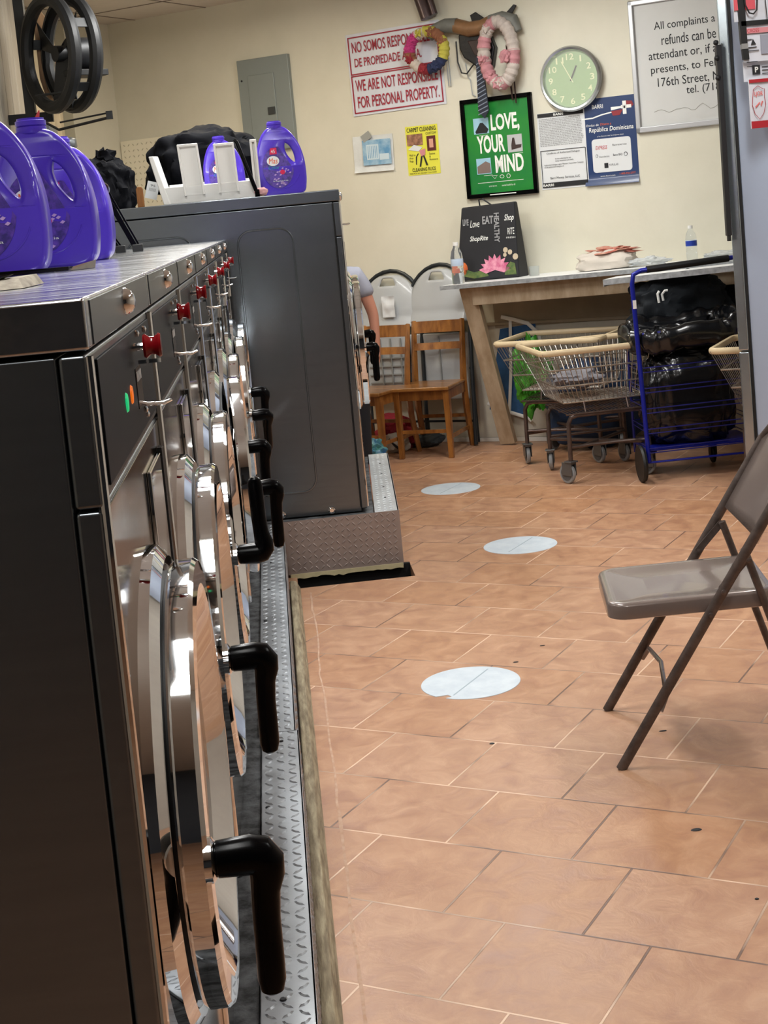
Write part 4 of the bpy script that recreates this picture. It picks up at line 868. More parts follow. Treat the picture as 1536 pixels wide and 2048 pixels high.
def bottle(name, label, u, d, z, sc, lab=True):
    t = wthing(name, label, 'bottle', u, z, d); t.scale = (sc, sc, sc)
    pr = [(0.028, 0), (0.032, 0.006), (0.032, 0.05), (0.030, 0.056), (0.032, 0.062), (0.032, 0.075), (0.030, 0.08), (0.032, 0.086), (0.032, 0.135), (0.026, 0.165), (0.014, 0.188), (0.013, 0.20)]
    B().lathe(pr, 28).build('bottle_body', CLEAR, t)
    B().lathe([(0.0145, 0.195), (0.0145, 0.212), (0.0, 0.212)], 20).build('cap', WHITEP, t)
    B().lathe([(0.0325, 0.092), (0.0327, 0.093), (0.0327, 0.126), (0.0325, 0.127)], 28).build('label_band', mat('white_blue_label', 'b7c8dc', 0.4), t)
    B().lathe([(0.0331, 0.094), (0.0331, 0.124)], 28).build('blue_print', mat('deep_blue_label', '1f3a9a', 0.4), t) if lab else None
    return t
b1 = bottle('water_bottle', 'clear water bottle with pale label in front of the black tote bag', 0.140, 0.42, 1.073, 1.22, lab=False)
b2 = bottle('water_bottle', 'clear water bottle with deep blue label at the right end of the counter', 1.60, 0.32, 1.106, 1.0)
tag(B().lathe([(0.030, 0), (0.033, 0.06), (0.032, 0.06), (0.029, 0.002)], 24, closed=True).build('plastic_cup', CLEAR, loc=WP(0.58, 0.25, 1.083)), 'small clear plastic cup on the counter right of the tote bag', 'cup')
b = B(); b.blob((0, 0, 0.045), (0.19, 0.10, 0.065), 0.18, 1.8, 6, 4, 0.7, flat=-0.042)
t = b.build('cloth_bundle', mat('cream_canvas', 'cdc5ba', 0.85, 0, var=0.05, bump=0.2, scale=8), loc=WP(1.06, 0.26, 1.095), rot=(0, -0.03, -WA)); tag(t, 'cream cloth bundle with a red edged rag on the counter', 'cloth')
B().blob((0.03, -0.01, 0.105), (0.13, 0.055, 0.022), 0.9, 2.5, 11, 4, fold=0.4).build('striped_rag', mat('peach_red_rag', 'c9a08c', 0.9, 0, color2='b35a4c', scale=16), t)
tag(B().blob((0, 0, 0.02), (0.11, 0.06, 0.028), 0.5, 2.2, 14, 4, flat=-0.018, fold=0.3).build('crumpled_plastic', mat('crumpled_film', 'dfe4e6', 0.15, 0, alpha=0.6), loc=WP(1.33, 0.28, 1.103)), 'crumpled clear plastic wrap lying right of the cloth bundle', 'plastic wrap')
tag(B().blob((0, 0, 0.02), (0.17, 0.07, 0.024), 0.5, 2.0, 15, 4, flat=-0.018, fold=0.3).build('crumpled_plastic', MATS['crumpled_film'], loc=WP(1.82, 0.25, 1.114)), 'crumpled clear plastic sheet lying right of the blue label bottle', 'plastic wrap')

# ------------------------------------------------------------------ white folding chairs against the wall
def white_chair(u, top, label, wd=0.235, rag=False, rz=0.0):
    t = thing('white_folding_chair', label, 'chair', WP(u, 0.10, 0), rotz=-WA+rz, group='white folding chairs leaning on the wall')
    b = B(); x = wd
    pts = [(-x, -0.06, 0.01), (-x*0.98, 0.0, top*0.6), (-x, 0.03, top-0.30)]
    pts += [(-x*math.cos(a), 0.04+0.06*math.sin(a), top-0.27+0.27*math.sin(a)) for a in [PI*k/14 for k in range(1, 14)]]
    pts += [(x, 0.03, top-0.30), (x*0.98, 0.0, top*0.6), (x, -0.06, 0.01)]
    b.tube(pts, 0.0135, 10); b.build('tube_frame', mat('dark_grey_tube', '34383b', 0.35, 0.4), t)
    b = B(); b.tube([(-x+0.03, 0.04, 0.01), (-x+0.035, 0.04, 0.50), (x-0.035, 0.04, 0.50), (x-0.03, 0.04, 0.01)], 0.011, 8); b.tube([(-x+.03, 0.04, 0.15), (x-.03, 0.04, 0.15)], 0.008, 6); b.build('rear_leg_frame', MATS['dark_grey_tube'], t)
    # moulded back panel with a cut hand hold
    n, m = 16, 20; vs = []; z0, z1 = top-0.37, top-0.028; xi = x-0.018
    for j in range(m+1):
        z = z0+(z1-z0)*j/m; hh = 1.0
        if z > top-0.27: hh = math.sqrt(max(0.0, 1-((z-(top-0.27))/0.255)**2))
        for i in range(n+1):
            q = -1+2*i/n; vs.append((q*xi*max(hh, 0.30 if j == m else 0.0), 0.028-0.035*(1-q*q)-0.028*max(0, 0.22-j/m)/0.22*(1)+0.05*max(0, (z-top+0.27)/0.27), z))
    fs = []
    for j in range(m):
        for i in range(n):
            if j >= m-4 and 5 <= i <= 10 and (j < m-1): continue
            a = j*(n+1)+i; fs.append((a, a+1, a+n+2, a+n+1))
    b = B(); b.add(vs, fs); o = b.build('back_panel', WHITEM, t, angle=60); md = o.modifiers.new('thick', 'SOLIDIFY'); md.thickness = 0.008
    # folded seat hanging below: moulded pan with ribs
    b = B(); b.hexa([(-xi+0.03, 0.0, 0.30), (xi-0.03, 0.0, 0.30), (xi-0.03, 0.02, 0.30), (-xi+0.03, 0.02, 0.30)], [(-xi+0.01, 0.005, 0.74), (xi-0.01, 0.005, 0.74), (xi-0.01, 0.03, 0.74), (-xi+0.01, 0.03, 0.74)])
    b.build('seat_pan', WHITEM, t, bevel=0.012)
    b = B()
    for k in range(4 if rag else 1): b.box(-xi+0.05, xi-0.05, -0.008, 0.0, 0.42+k*0.055, 0.428+k*0.055)
    for k in ((-1, 0, 1) if rag else (0,)): b.plank((k*0.07, -0.008, 0.34), (k*0.075, -0.004, 0.72), 0.008, 0.008, (1, 0, 0))
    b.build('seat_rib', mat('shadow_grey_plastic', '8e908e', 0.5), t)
    if rag:
        card(B(), -0.02, 0.07, top-0.30, top-0.16, 0.002, wav=0.03, n=8, y0=-0.02).build('torn_paper', PAPER, t)
    return t
white_chair(-0.545, 1.165, 'left white folding chair with torn paper stuck on its back panel', rag=True, rz=0.05)
white_chair(-0.185, 1.185, 'right white folding chair with plain back panel, beside the counter brace', rz=-0.03)

# ------------------------------------------------------------------ wooden chairs
def wood_chair(loc, rz, label):
    t = thing('wooden_chair', label, 'chair', loc, rz, 'oak chairs')
    W_, D_ = 0.165, 0.37
    # local: -y is the front
    for s in (-1, 1):
        b = B(); b.hexa([(s*W_-0.016, -0.02, 0), (s*W_+0.016, -0.02, 0), (s*W_+0.016, 0.012, 0), (s*W_-0.016, 0.012, 0)], [(s*W_-0.021, -0.022, 0.43), (s*W_+0.021, -0.022, 0.43), (s*W_+0.021, 0.02, 0.43), (s*W_-0.021, 0.02, 0.43)])
        b.build('leg', WOOD, t, bevel=0.004)
        pts = [((s*W_, D_+0.07, 0), 0.017), ((s*W_, D_+0.01, 0.25), 0.019), ((s*W_, D_-0.01, 0.44), 0.020), ((s*W_, D_+0.02, 0.62), 0.018), ((s*W_, D_+0.065, 0.835), 0.015)]
        b = B(); b.tube([p for p, r in pts], [r*1.25 for p, r in pts], 4); b.build('leg', WOOD, t, bevel=0.005)
    b = B(); b.hexa([(-0.195, -0.045, 0.43), (0.195, -0.045, 0.43), (0.18, D_+0.0, 0.43), (-0.18, D_+0.0, 0.43)], [(-0.195, -0.045, 0.455), (0.195, -0.045, 0.455), (0.18, D_+0.0, 0.448), (-0.18, D_+0.0, 0.448)])
    b.build('seat', mat('worn_oak_seat', 'a8743c', 0.3, 0, color2='6f451e', scale=4, stretch=(1, 4, 4), coat=0.4), t, bevel=0.008)
    b = B(); b.box(-W_, W_, -0.012, 0.008, 0.37, 0.43); b.box(-W_, W_, D_-0.02, D_, 0.37, 0.43); b.box(-W_-0.01, -W_+0.01, 0, D_, 0.37, 0.43); b.box(W_-0.01, W_+0.01, 0, D_, 0.37, 0.43); b.build('apron', WOOD, t)
    for z0, z1, yy in ((0.755, 0.83, 0.048), (0.645, 0.69, 0.022)):
        n = 8; b = B()
        for k in range(n):
            x0, x1 = -W_+2*W_*k/n, -W_+2*W_*(k+1)/n; f0, f1 = 0.014*(1-(x0/W_)**2), 0.014*(1-(x1/W_)**2)
            b.hexa([(x0, D_+yy-0.008+f0-0.005, z0), (x1, D_+yy-0.008+f1-0.005, z0), (x1, D_+yy+0.006+f1-0.005, z0), (x0, D_+yy+0.006+f0-0.005, z0)], [(x0, D_+yy+f0, z1), (x1, D_+yy+f1, z1), (x1, D_+yy+0.014+f1, z1), (x0, D_+yy+0.014+f0, z1)])
        b.build('back_rail', WOOD, t)
    for a, c, z in (((-W_, 0, 0.17), (W_, 0, 0.17), 0), ((-W_, D_+0.02, 0.21), (W_, D_+0.02, 0.21), 0), ((-W_, 0, 0.13), (-W_, D_+0.03, 0.13), 0), ((W_, 0, 0.13), (W_, D_+0.03, 0.13), 0)):
        B().plank(a, c, 0.022, 0.014, (0, 0, 1)).build('stretcher', WOOD, t)
    return t
wood_chair((0.870, 9.155, 0), -0.44, 'golden oak wooden chair nearest the counter brace, seat empty')
wood_chair((0.462, 9.19, 0), -0.62, 'golden oak wooden chair half hidden behind the tall washer')
# clutter under the chairs
tag(B().blob((0.73, 9.66, 0.10), (0.13, 0.09, 0.12), 0.35, 2, 21, 4, 0.8, fold=0.2).build('red_bag', mat('red_fabric', '8e1c2c', 0.8)), 'dark red cloth bag under the wooden chairs', 'bag')
t = tag(B().blob((0.70, 9.52, 0.06), (0.10, 0.06, 0.06), 0.25, 2, 22, 4, 0.8).build('white_shoe', mat('grubby_white', 'b9b2a4', 0.7)), 'grubby white shoe with a dark strap under the wooden chairs', 'shoe')
B().tube([(0.66, 9.46, 0.10), (0.70, 9.455, 0.05), (0.745, 9.46, 0.01)], 0.008, 6).build('strap', RUBBER, t)
tag(B().blob((0.93, 9.60, 0.045), (0.10, 0.05, 0.045), 0.25, 2, 24, 4, 0.8).build('dark_shoe', mat('dark_canvas', '3b4043', 0.8)), 'dark shoe with pale sole behind the oak chair legs', 'shoe')
tag(B().blob((0.475, 8.75, 0.11), (0.11, 0.11, 0.11), 0.3, 2, 25, 4, 0.8, fold=0.2).build('blue_bag', mat('blue_green_film', '1f4fa6', 0.4, 0, color2='5d9a58', scale=5)), 'blue and green plastic bag on the floor beyond the step', 'bag')

# ------------------------------------------------------------------ lounge chair and green bag behind the brace
t = wthing('lounge_chair', 'folded lounge chair, white tubes and blue fabric, behind the wooden brace', 'chair', 0.30, 0.0, 0.045); t.scale = (1, 0.4, 1)
BLF = mat('blue_fabric', '2d5684', 0.8, 0, var=0.15, scale=20)
B().hexa([(-0.19, 0.0, 0.22), (0.05, 0.0, 0.17), (0.05, 0.015, 0.17), (-0.19, 0.015, 0.22)], [(-0.08, 0.06, 0.74), (0.17, 0.06, 0.77), (0.17, 0.075, 0.77), (-0.08, 0.075, 0.74)]).build('fabric_panel', BLF, t)
b = B(); b.tube([(-0.20, 0.0, 0.26), (-0.05, -0.01, 0.20), (0.08, -0.01, 0.16), (0.10, -0.01, 0.14)], 0.012, 8); b.tube([(-0.05, -0.01, 0.20), (-0.02, 0.0, 0.45), (0.0, 0.04, 0.80)], 0.011, 8)
b.tube([(-0.06, 0.03, 0.82), (0.02, 0.03, 0.80), (0.12, 0.03, 0.77), (0.19, 0.03, 0.70), (0.20, 0.02, 0.60)], 0.013, 8); b.build('white_tube', WHITEP, t)
tag(B().blob(WP(0.53, 0.30, 0.47), (0.11, 0.10, 0.20), 0.4, 2.2, 31, 5, 0.85, fold=0.35).build('green_bag', mat('bright_green_film', '4fae2e', 0.35, 0, color2='2f7a20', scale=12, bump=0.3)), 'bright green plastic bag hanging behind the wooden brace', 'bag')
tag(B().blob(WP(1.62, 0.36, 0.70), (0.32, 0.17, 0.30), 0.22, 1.8, 33, 5, 0.75, fold=0.1).build('dark_luggage', CLOTHB), 'black stuffed bag under the counter behind the blue cart', 'bag')
tag(B().blob(WP(0.92, 0.25, 0.28), (0.30, 0.12, 0.26), 0.22, 1.8, 34, 4, 0.75).build('navy_bundle', mat('navy_bundle_cloth', '1f3350', 0.8, 0, var=0.2)), 'navy cloth bundle on the floor behind the laundry carts', 'bundle')

# ------------------------------------------------------------------ laundry carts
def laundry_cart():
    t = thing('laundry_cart', 'x', 'laundry cart')
    # local: origin floor centre; x width, y depth (front at -y)
    tw, td, zt = 0.315, 0.30, 0.728; bw, bd, zb = 0.235, 0.20, 0.44
    def Q(u, v, k):
        w_, d_ = bw+(tw-bw)*k, bd+(td-bd)*k
        return (u*w_-0.04*k, v*d_, zb+(zt-zb)*k)
    rim = B(); rc = []
    for cx, cy_, a0 in ((1, 1, 0), (-1, 1, PI/2), (-1, -1, PI), (1, -1, 1.5*PI)):
        for k in range(5): a = a0+PI/2*k/4; rc.append(((tw-0.04)*cx+0.04*math.cos(a)-0.04, (td-0.04)*cy_+0.04*math.sin(a), zt))
    rim.tube(rc, 0.017, 10, closed=True, sq=(1.0, 0.9)); rim.build('rim', CREAM, t)
    bk = B()
    for k in (0.0, 0.33, 0.66): bk.tube([Q(-1, -1, k), Q(1, -1, k), Q(1, 1, k), Q(-1, 1, k)], 0.0045, 6, closed=True)
    n = 20
    for i in range(n+1):
        u = -1+2*i/n
        bk.tube([Q(u, -1, 1), Q(u, -1, 0), Q(u, 1, 0), Q(u, 1, 1)], 0.0022, 4)
    for i in range(1, 14):
        v = -1+2*i/14
        bk.tube([Q(-1, v, 1), Q(-1, v, 0), Q(1, v, 0), Q(1, v, 1)], 0.0022, 4)
    bk.build('wire_basket', WIRE, t)
    sh = B()
    for i in range(24): x = -0.23+0.46*i/23; sh.tube([(x, -0.24, 0.385), (x, 0.22, 0.385)], 0.0028, 4)
    for y_ in (-0.24, -0.08, 0.08, 0.22): sh.tube([(-0.235, y_, 0.380), (0.235, y_, 0.380)], 0.0045, 6)
    sh.build('wire_shelf', BRONZE, t)
    for v in (-1, 1):
        b = B(); y_ = v*0.225
        b.tube([(-0.225, y_, 0.125), (-0.222, y_, 0.33), (-0.205, y_, 0.362), (-0.17, y_, 0.372), (0.17, y_, 0.372), (0.205, y_, 0.362), (0.222, y_, 0.33), (0.225, y_, 0.125)], 0.0125, 10); b.build('leg_frame', BRONZE, t)
    b = B(); b.tube([(-0.222, -0.225, 0.20), (-0.10, -0.20, 0.20), (0.10, -0.20, 0.20), (0.222, -0.225, 0.20)], 0.009, 8); b.tube([(-0.222, 0.225, 0.20), (0.222, 0.225, 0.20)], 0.009, 8)
    b.tube([(-0.222, -0.225, 0.185), (0.222, 0.225, 0.185)], 0.010, 8); b.tube([(0.222, -0.225, 0.185), (-0.222, 0.225, 0.185)], 0.010, 8); b.build('brace_tube', BRONZE, t)
    b = B()
    for sx_ in (-0.12, 0.12): b.tube([(sx_, -0.22, 0.385), (sx_, -0.20, 0.44), (sx_, 0.20, 0.44), (sx_, 0.22, 0.385)], 0.006, 6)
    b.build('basket_support', BRONZE, t)
    k = 0
    for sx_ in (-1, 1):
        for sy_ in (-1, 1):
            a = (0.5, -0.3, 0.9, 0.2)[k]; k += 1
            R_ = Matrix.Translation((sx_*0.225, sy_*0.225, 0)) @ Matrix.Rotation(a, 4, 'Z')
            b = B(); b.M = R_; b.box(-0.028, 0.028, -0.028, 0.028, 0.118, 0.126); b.box(-0.020, -0.016, -0.02, 0.055, 0.045, 0.118); b.box(0.016, 0.020, -0.02, 0.055, 0.045, 0.118); b.box(-0.02, 0.02, -0.02, 0.03, 0.108, 0.118)
            c = b.build('caster', mat('zinc_grey', '6d6f70', 0.4, 0.7), t, bevel=0.002)
            b = B(); b.M = R_; b.lathe([(0.052, -0.011), (0.056, -0.006), (0.056, 0.006), (0.052, 0.011), (0.0, 0.012)], 28, 'x', T=Matrix.Translation((0, 0.030, 0.0565))); b.build('wheel', GREYR, c)
            b = B(); b.M = R_; b.lathe([(0.040, -0.0135), (0.040, 0.0135), (0.018, 0.016), (0.0, 0.016)], 20, 'x', T=Matrix.Translation((0, 0.030, 0.0565))); b.build('hub', mat('dark_hub', '55585a', 0.5), c)
    return t
lc = laundry_cart()
for i, (l, rz, lab) in enumerate((((1.735, 8.08, 0), 0.06, 'front wire laundry cart with cream rim, its lower shelf showing'), ((1.72, 8.66, 0), -0.50, 'rear wire laundry cart nested behind the front cart, against the wall'), ((2.578, 7.225, 0), -0.50, 'wire laundry cart mostly hidden behind the pale column at right'))):
    o = lc if i == 0 else copy_tree(lc)
    o.location = l; o.rotation_euler = (0, 0, rz); o['label'] = lab; o['group'] = 'wire laundry carts'
tag(B().blob((1.66, 8.15, 0.53), (0.13, 0.12, 0.05), 0.4, 2, 41, 4, flat=-0.07).build('grey_cloth', mat('grey_laundry', '77757a', 0.9, 0, var=0.15)), 'grey crumpled cloth lying in the front laundry cart basket', 'cloth')

# blue shopping cart
t = thing('blue_shopping_cart', 'tall blue wire shopping cart with foam handle and black bin bag inside', 'shopping cart', (1.905, 7.70, 0), 0.0)
b = B(); b.tube([(0.015, 0, 0.10), (0.0, 0, 0.70), (-0.008, 0, 1.06), (0.002, 0, 1.11), (0.045, 0, 1.128), (0.585, 0, 1.152), (0.62, 0, 1.13), (0.625, 0, 1.06), (0.625, 0, 0.10)], 0.0125, 12); b.build('frame_tube', BLUEM, t)
b = B(); b.tube([(0.075, 0, 1.130), (0.52, 0, 1.149)], 0.0185, 14); b.build('foam_grip', RUBBER, t)
b = B(); b.box(-0.014, 0.004, -0.014, 0.0, 0.93, 0.975); b.build('white_sleeve', WHITEP, t)
b = B(); z = [0.61, 0.50, 0.39, 0.28, 0.175]
for q in z:
    for e in (0, -0.024):
        b.tube([(0.02, -0.012, q+e), (0.615, -0.012, q+e+0.006), (0.615, 0.36, q+e+0.006), (0.03, 0.36, q+e)], 0.0032, 5, closed=True)
for x in (0.56, 0.30): b.tube([(x, 0.36, 0.16), (x, 0.36, 0.66)], 0.0032, 5)
b.tube([(0.03, 0.36, 0.1), (0.03, 0.36, 0.80)], 0.008, 8); b.tube([(0.56, 0.36, 0.1), (0.56, 0.36, 0.80)], 0.008, 8); b.tube([(0.03, 0.0, 0.79), (0.03, 0.36, 0.79), (0.56, 0.36, 0.79), (0.56, 0, 0.79)], 0.008, 8, closed=True)
b.build('wire_basket', mat('dark_blue_wire', '26297a', 0.35, 0.3), t)
b = B(); b.box(0.02, 0.615, 0.0, 0.36, 0.158, 0.166); b.tube([(-0.02, 0.0, 0.098), (0.65, 0.0, 0.098)], 0.006, 8); b.build('base_plate', BLUEM, t)
for x in (-0.032, 0.655):
    b = B(); b.lathe([(0.085, -0.010), (0.096, -0.012), (0.100, 0.0), (0.096, 0.012), (0.085, 0.010), (0.02, 0.014), (0, 0.014)], 40, 'x', T=Matrix.Translation((x, -0.02, 0.100))); b.build('wheel', RUBBER, t)
for x in (0.11, 0.46):
    b = B(); b.lathe([(0.045, -0.010), (0.052, -0.006), (0.052, 0.006), (0.045, 0.010), (0, 0.012)], 24, 'x', T=Matrix.Translation((x, 0.33, 0.053))); w_ = b.build('swivel_wheel', RUBBER, t)
    B().box(x-0.018, x+0.018, 0.30, 0.34, 0.05, 0.158).build('fork', RUBBER, w_)
bb = thing('bin_bag', 'glossy black bin bag lining the blue shopping cart, folded over its top', 'bag', (2.20, 7.89, 0))
b = B(); b.blob((0, 0.0, 0.42), (0.245, 0.155, 0.27), 0.10, 2.0, 51, 5, 0.55, fold=0.14); b.build('bag_body', BAGM, bb)
b = B(); n = 90; pts = []; rr_ = []
for k in range(n):
    a = 2*PI*k/n; x = math.copysign(abs(math.cos(a))**0.6, math.cos(a))*0.295; y_ = math.copysign(abs(math.sin(a))**0.6, math.sin(a))*0.205
    pts.append((x, y_, 0.775+0.035*math.sin(a+1.0)+0.010*math.sin(a*7))); rr_.append(0.052*(1+0.30*noise.noise(Vector((math.cos(a)*3, math.sin(a)*3, 1)))+0.12*math.sin(a*23)))
b.tube(pts, rr_, 20, closed=True, sq=(1.25, 0.75)); b.build('folded_rim', BAGM, bb)
b = B(); b.blob((0, 0.03, 0.74), (0.25, 0.15, 0.07), 0.5, 2.4, 53, 5, 0.7, fold=0.3); b.build('crumpled_film', BAGM, bb)
tag(B().blob((2.28, 8.20, 0.88), (0.26, 0.11, 0.17), 0.3, 2, 61, 5, 0.75, fold=0.15).build('dark_jacket', mat('dark_teal_cloth', '10161c', 0.85, 0, var=0.2)), 'dark jacket heaped behind the bin bag under the loose board', 'jacket')
t = tag(B().tube([(2.13, 8.06, 0.92), (2.125, 8.06, 0.97), (2.135, 8.06, 0.985)], 0.007, 6).tube([(2.155, 8.06, 0.93), (2.15, 8.06, 0.965), (2.165, 8.05, 0.985), (2.18, 8.05, 0.985)], 0.007, 6).build('white_hook', WHITEP), 'pair of small white hooks above the bin bag', 'hook')

# ------------------------------------------------------------------ pale column at right with its metal edge
PC = mat('pale_blue_enamel', '9fabbf', 0.4, 0.1, var=0.03, scale=2)
t = thing('metal_column', 'tall pale blue-grey metal panel column with steel edge strip at the right edge', 'column', (2.183, 6.86, 0), -WA)
B().box(0.060, 1.45, 0.0, 0.10, 0, CEIL).build('column_face', PC, t, bevel=0.006)
for z0, z1 in ((0.0, 0.745), (0.750, CEIL)): B().box(0.0, 0.050, -0.012, 0.10, z0, z1).build('steel_corner_strip', mat('satin_steel_strip', 'aab4ba', 0.22, 0.9, var=0.12, scale=3), t, bevel=0.008)
B().box(0.050, 0.062, -0.006, 0.02, 0.0, CEIL).build('dark_gasket', RUBBER, t)
t = thing('hanging_bar', 'long black slotted metal bar fixed beside the pale column', 'bar', (2.155, 6.80, 0))
b = B(); b.hexa([(-0.012, 0, 1.30), (0.012, 0, 1.30), (0.012, 0.03, 1.30), (-0.012, 0.03, 1.30)], [(-0.006, 0, 2.18), (0.020, 0, 2.18), (0.020, 0.03, 2.18), (-0.006, 0.03, 2.18)]); b.build('bar', mat('dark_grey_bar', '2a2a2c', 0.4, 0.3), t, bevel=0.003)
b = B()
for z in (2.19, 2.12, 2.03): b.blob((-0.010+0.004*(z-1.3), 0, z), (0.013, 0.01, 0.012), 0.2, 2, 3, 3)
b.box(-0.008, 0.006, 0, 0.02, 1.275, 1.30); b.build('fixing_knob', RUBBER, t)
# goods hanging in front of the column
def packet(label, x, z0, z1, wd, y, build):
    k = 1.068; x, y, z0, z1, wd = x*k, y*k, EYE+(z0-EYE)*k, EYE+(z1-EYE)*k, wd*k
    t = thing('hanging_packet', label, 'packet', (x, y, 0), group='packets hanging by the column')
    card(B(), 0, wd, z0, z1, 0.004, wav=0.010, n=8, y0=0.0).build('wrapper', mat('milky_wrapper', 'cdd0d8', 0.25, 0, coat=0.3), t)
    build(t, wd, z0, z1); return t
def bA(t, wd, z0, z1):
    B().box(0.002, wd-0.002, -0.018, -0.014, z0, z0+0.032).build('red_band', mat('packet_red', 'a3222c', 0.4), t); B().box(0.002, wd-0.002, -0.018, -0.014, z1-0.02, z1-0.005).build('red_band', mat('packet_red', 'a3222c', 0.4), t)
    s_ = [(0.018, z1-0.05), (0.040, z1-0.035), (0.062, z1-0.05), (0.070, z1-0.05), (0.068, z1-0.085), (0.072, z1-0.12), (0.060, z1-0.16), (0.040, z1-0.185), (0.020, z1-0.16), (0.010, z1-0.12), (0.014, z1-0.085)]
    B().tube([(p[0], -0.017, p[1]) for p in s_], 0.0014, 5, closed=True).build('shield_outline', MATS['packet_red'], t)
    text('LJOR', 0.022, 0.062, z1-0.085, z1-0.06, mat('coral_print', 'd0605a', 0.5), t, y=-0.0165, bold=0.02)
    B().tube([(0.025, -0.016, z1-0.13), (0.045, -0.016, z1-0.11), (0.05, -0.016, z1-0.125), (0.058, -0.016, z1-0.105)], 0.0035, 5, sq=(1, .3)).build('red_scribble', MATS['coral_print'], t)
    text('M\nM', wd-0.018, wd-0.004, z1-0.08, z1-0.045, MATS['packet_red'], t, y=-0.0165)
def bB(t, wd, z0, z1):
    B().box(0.003, wd, -0.019, -0.014, z1-0.035, z1-0.012).build('pink_band', mat('packet_pink', 'c98288', 0.5), t)
    text('CROSS', 0.02, 0.075, z1-0.031, z1-0.016, MATS['packet_red'], t, y=-0.0195)
    B().box(0.080, wd, -0.018, -0.014, z0+0.03, z1-0.045).build('grey_panel', mat('packet_grey', '8f929e', 0.5), t)
    b = B()
    for z, w_ in ((z1-0.06, .03), (z1-0.095, .05), (z1-0.11, .06), (z1-0.16, .05), (z1-0.18, .06)): b.box(0.01, 0.01+w_, -0.018, -0.014, z-0.003, z)
    b.prism([(0.035, z1-0.085), (0.045, z1-0.06), (0.058, z1-0.085)], -0.018, -0.014); b.build('fine_print', INK, t)
def bC(t, wd, z0, z1):
    B().box(0.04, 0.075, -0.019, -0.014, z0+0.03, z1-0.02).build('black_square', INK, t)
    text('P', 0.050, 0.066, z0+0.038, z1-0.028, Wt, t, y=-0.0198, bold=0.03)
    b = B()
    for k in range(3): b.box(0.085, wd, -0.018, -0.014, z0+0.03+k*0.015, z0+0.033+k*0.015)
    b.build('fine_print', INK, t)
def bD(t, wd, z0, z1):
    B().box(0.0, wd*0.6, -0.020, -0.014, z0+0.05, z1).build('red_band', mat('packet_coral', 'cf5560', 0.4), t)
packet('white and red packet with a shield outline, lowest beside the column', 2.098, 1.765, 1.975, 0.115, 6.24, bA)
packet('small white packet with a black square, above the shield packet', 2.090, 1.965, 2.05, 0.125, 6.27, bC)
packet('grey printed packet with pink heading, under the black strap', 2.085, 2.045, 2.195, 0.135, 6.24, bB)
packet('coral red and white packet at the very top right', 2.055, 2.215, 2.32, 0.15, 6.24, bD)
t = thing('black_strap', 'black flashlight-like strap with a silver band hanging by the packets', 'strap', (2.080*1.068, 6.22*1.068, EYE*(1-1.068))); t.scale = (1.068,)*3
b = B(); b.hexa([(-0.005, 0, 2.12), (0.022, 0, 2.12), (0.022, 0.02, 2.12), (-0.005, 0.02, 2.12)], [(-0.012, 0, 2.35), (0.020, 0, 2.35), (0.020, 0.02, 2.35), (-0.012, 0.02, 2.35)]); b.hexa([(0.001, 0, 2.055), (0.026, 0, 2.055), (0.026, 0.02, 2.055), (0.001, 0.02, 2.055)], [(-0.002, 0, 2.10), (0.024, 0, 2.10), (0.024, 0.02, 2.10), (-0.002, 0.02, 2.10)])
b.box(0.0, 0.14, 0.0, 0.01, 2.195, 2.215); b.build('strap_body', RUBBER, t)
B().box(-0.004, 0.024, -0.001, 0.021, 2.10, 2.122).build('silver_band', mat('silver_band', 'b9bcbe', 0.3, 0.8), t)
t2 = thing('cable_loop', 'black cable loop hanging over the top packet', 'cable', (2.13*1.068, 6.205*1.068, EYE*(1-1.068))); t2.scale = (1.068,)*3
B().tube([(-0.035, 0, 2.34), (-0.033, 0, 2.28), (-0.018, 0, 2.245), (0.0, 0, 2.240), (0.015, 0, 2.255), (0.02, 0, 2.30), (0.02, 0, 2.36)], 0.0035, 8).tube([(0.052, 0, 2.36), (0.055, 0, 2.27), (0.058, 0, 2.21)], 0.002, 6).build('cable', RUBBER, t2)
sc_ = lambda P: [tuple(Vector((0, 0, EYE))+(Vector(p)-Vector((0, 0, EYE)))*1.068) for p in P]
tag(B().tube(sc_([(2.215, 6.24, 1.765), (2.20, 6.24, 1.74), (2.195, 6.24, 1.70), (2.205, 6.24, 1.665), (2.225, 6.24, 1.65), (2.22, 6.235, 1.67), (2.20, 6.235, 1.69), (2.195, 6.235, 1.73), (2.212, 6.235, 1.765)]), 0.0022, 6).build('green_string', mat('green_string', '3c7a4c', 0.5)), 'thin green string hanging below the shield packet', 'string')

# ------------------------------------------------------------------ brown folding chair
FC = thing('brown_folding_chair', 'brown metal folding chair at the right edge, facing left', 'chair', (0.848, 4.050, 0), 0.0)
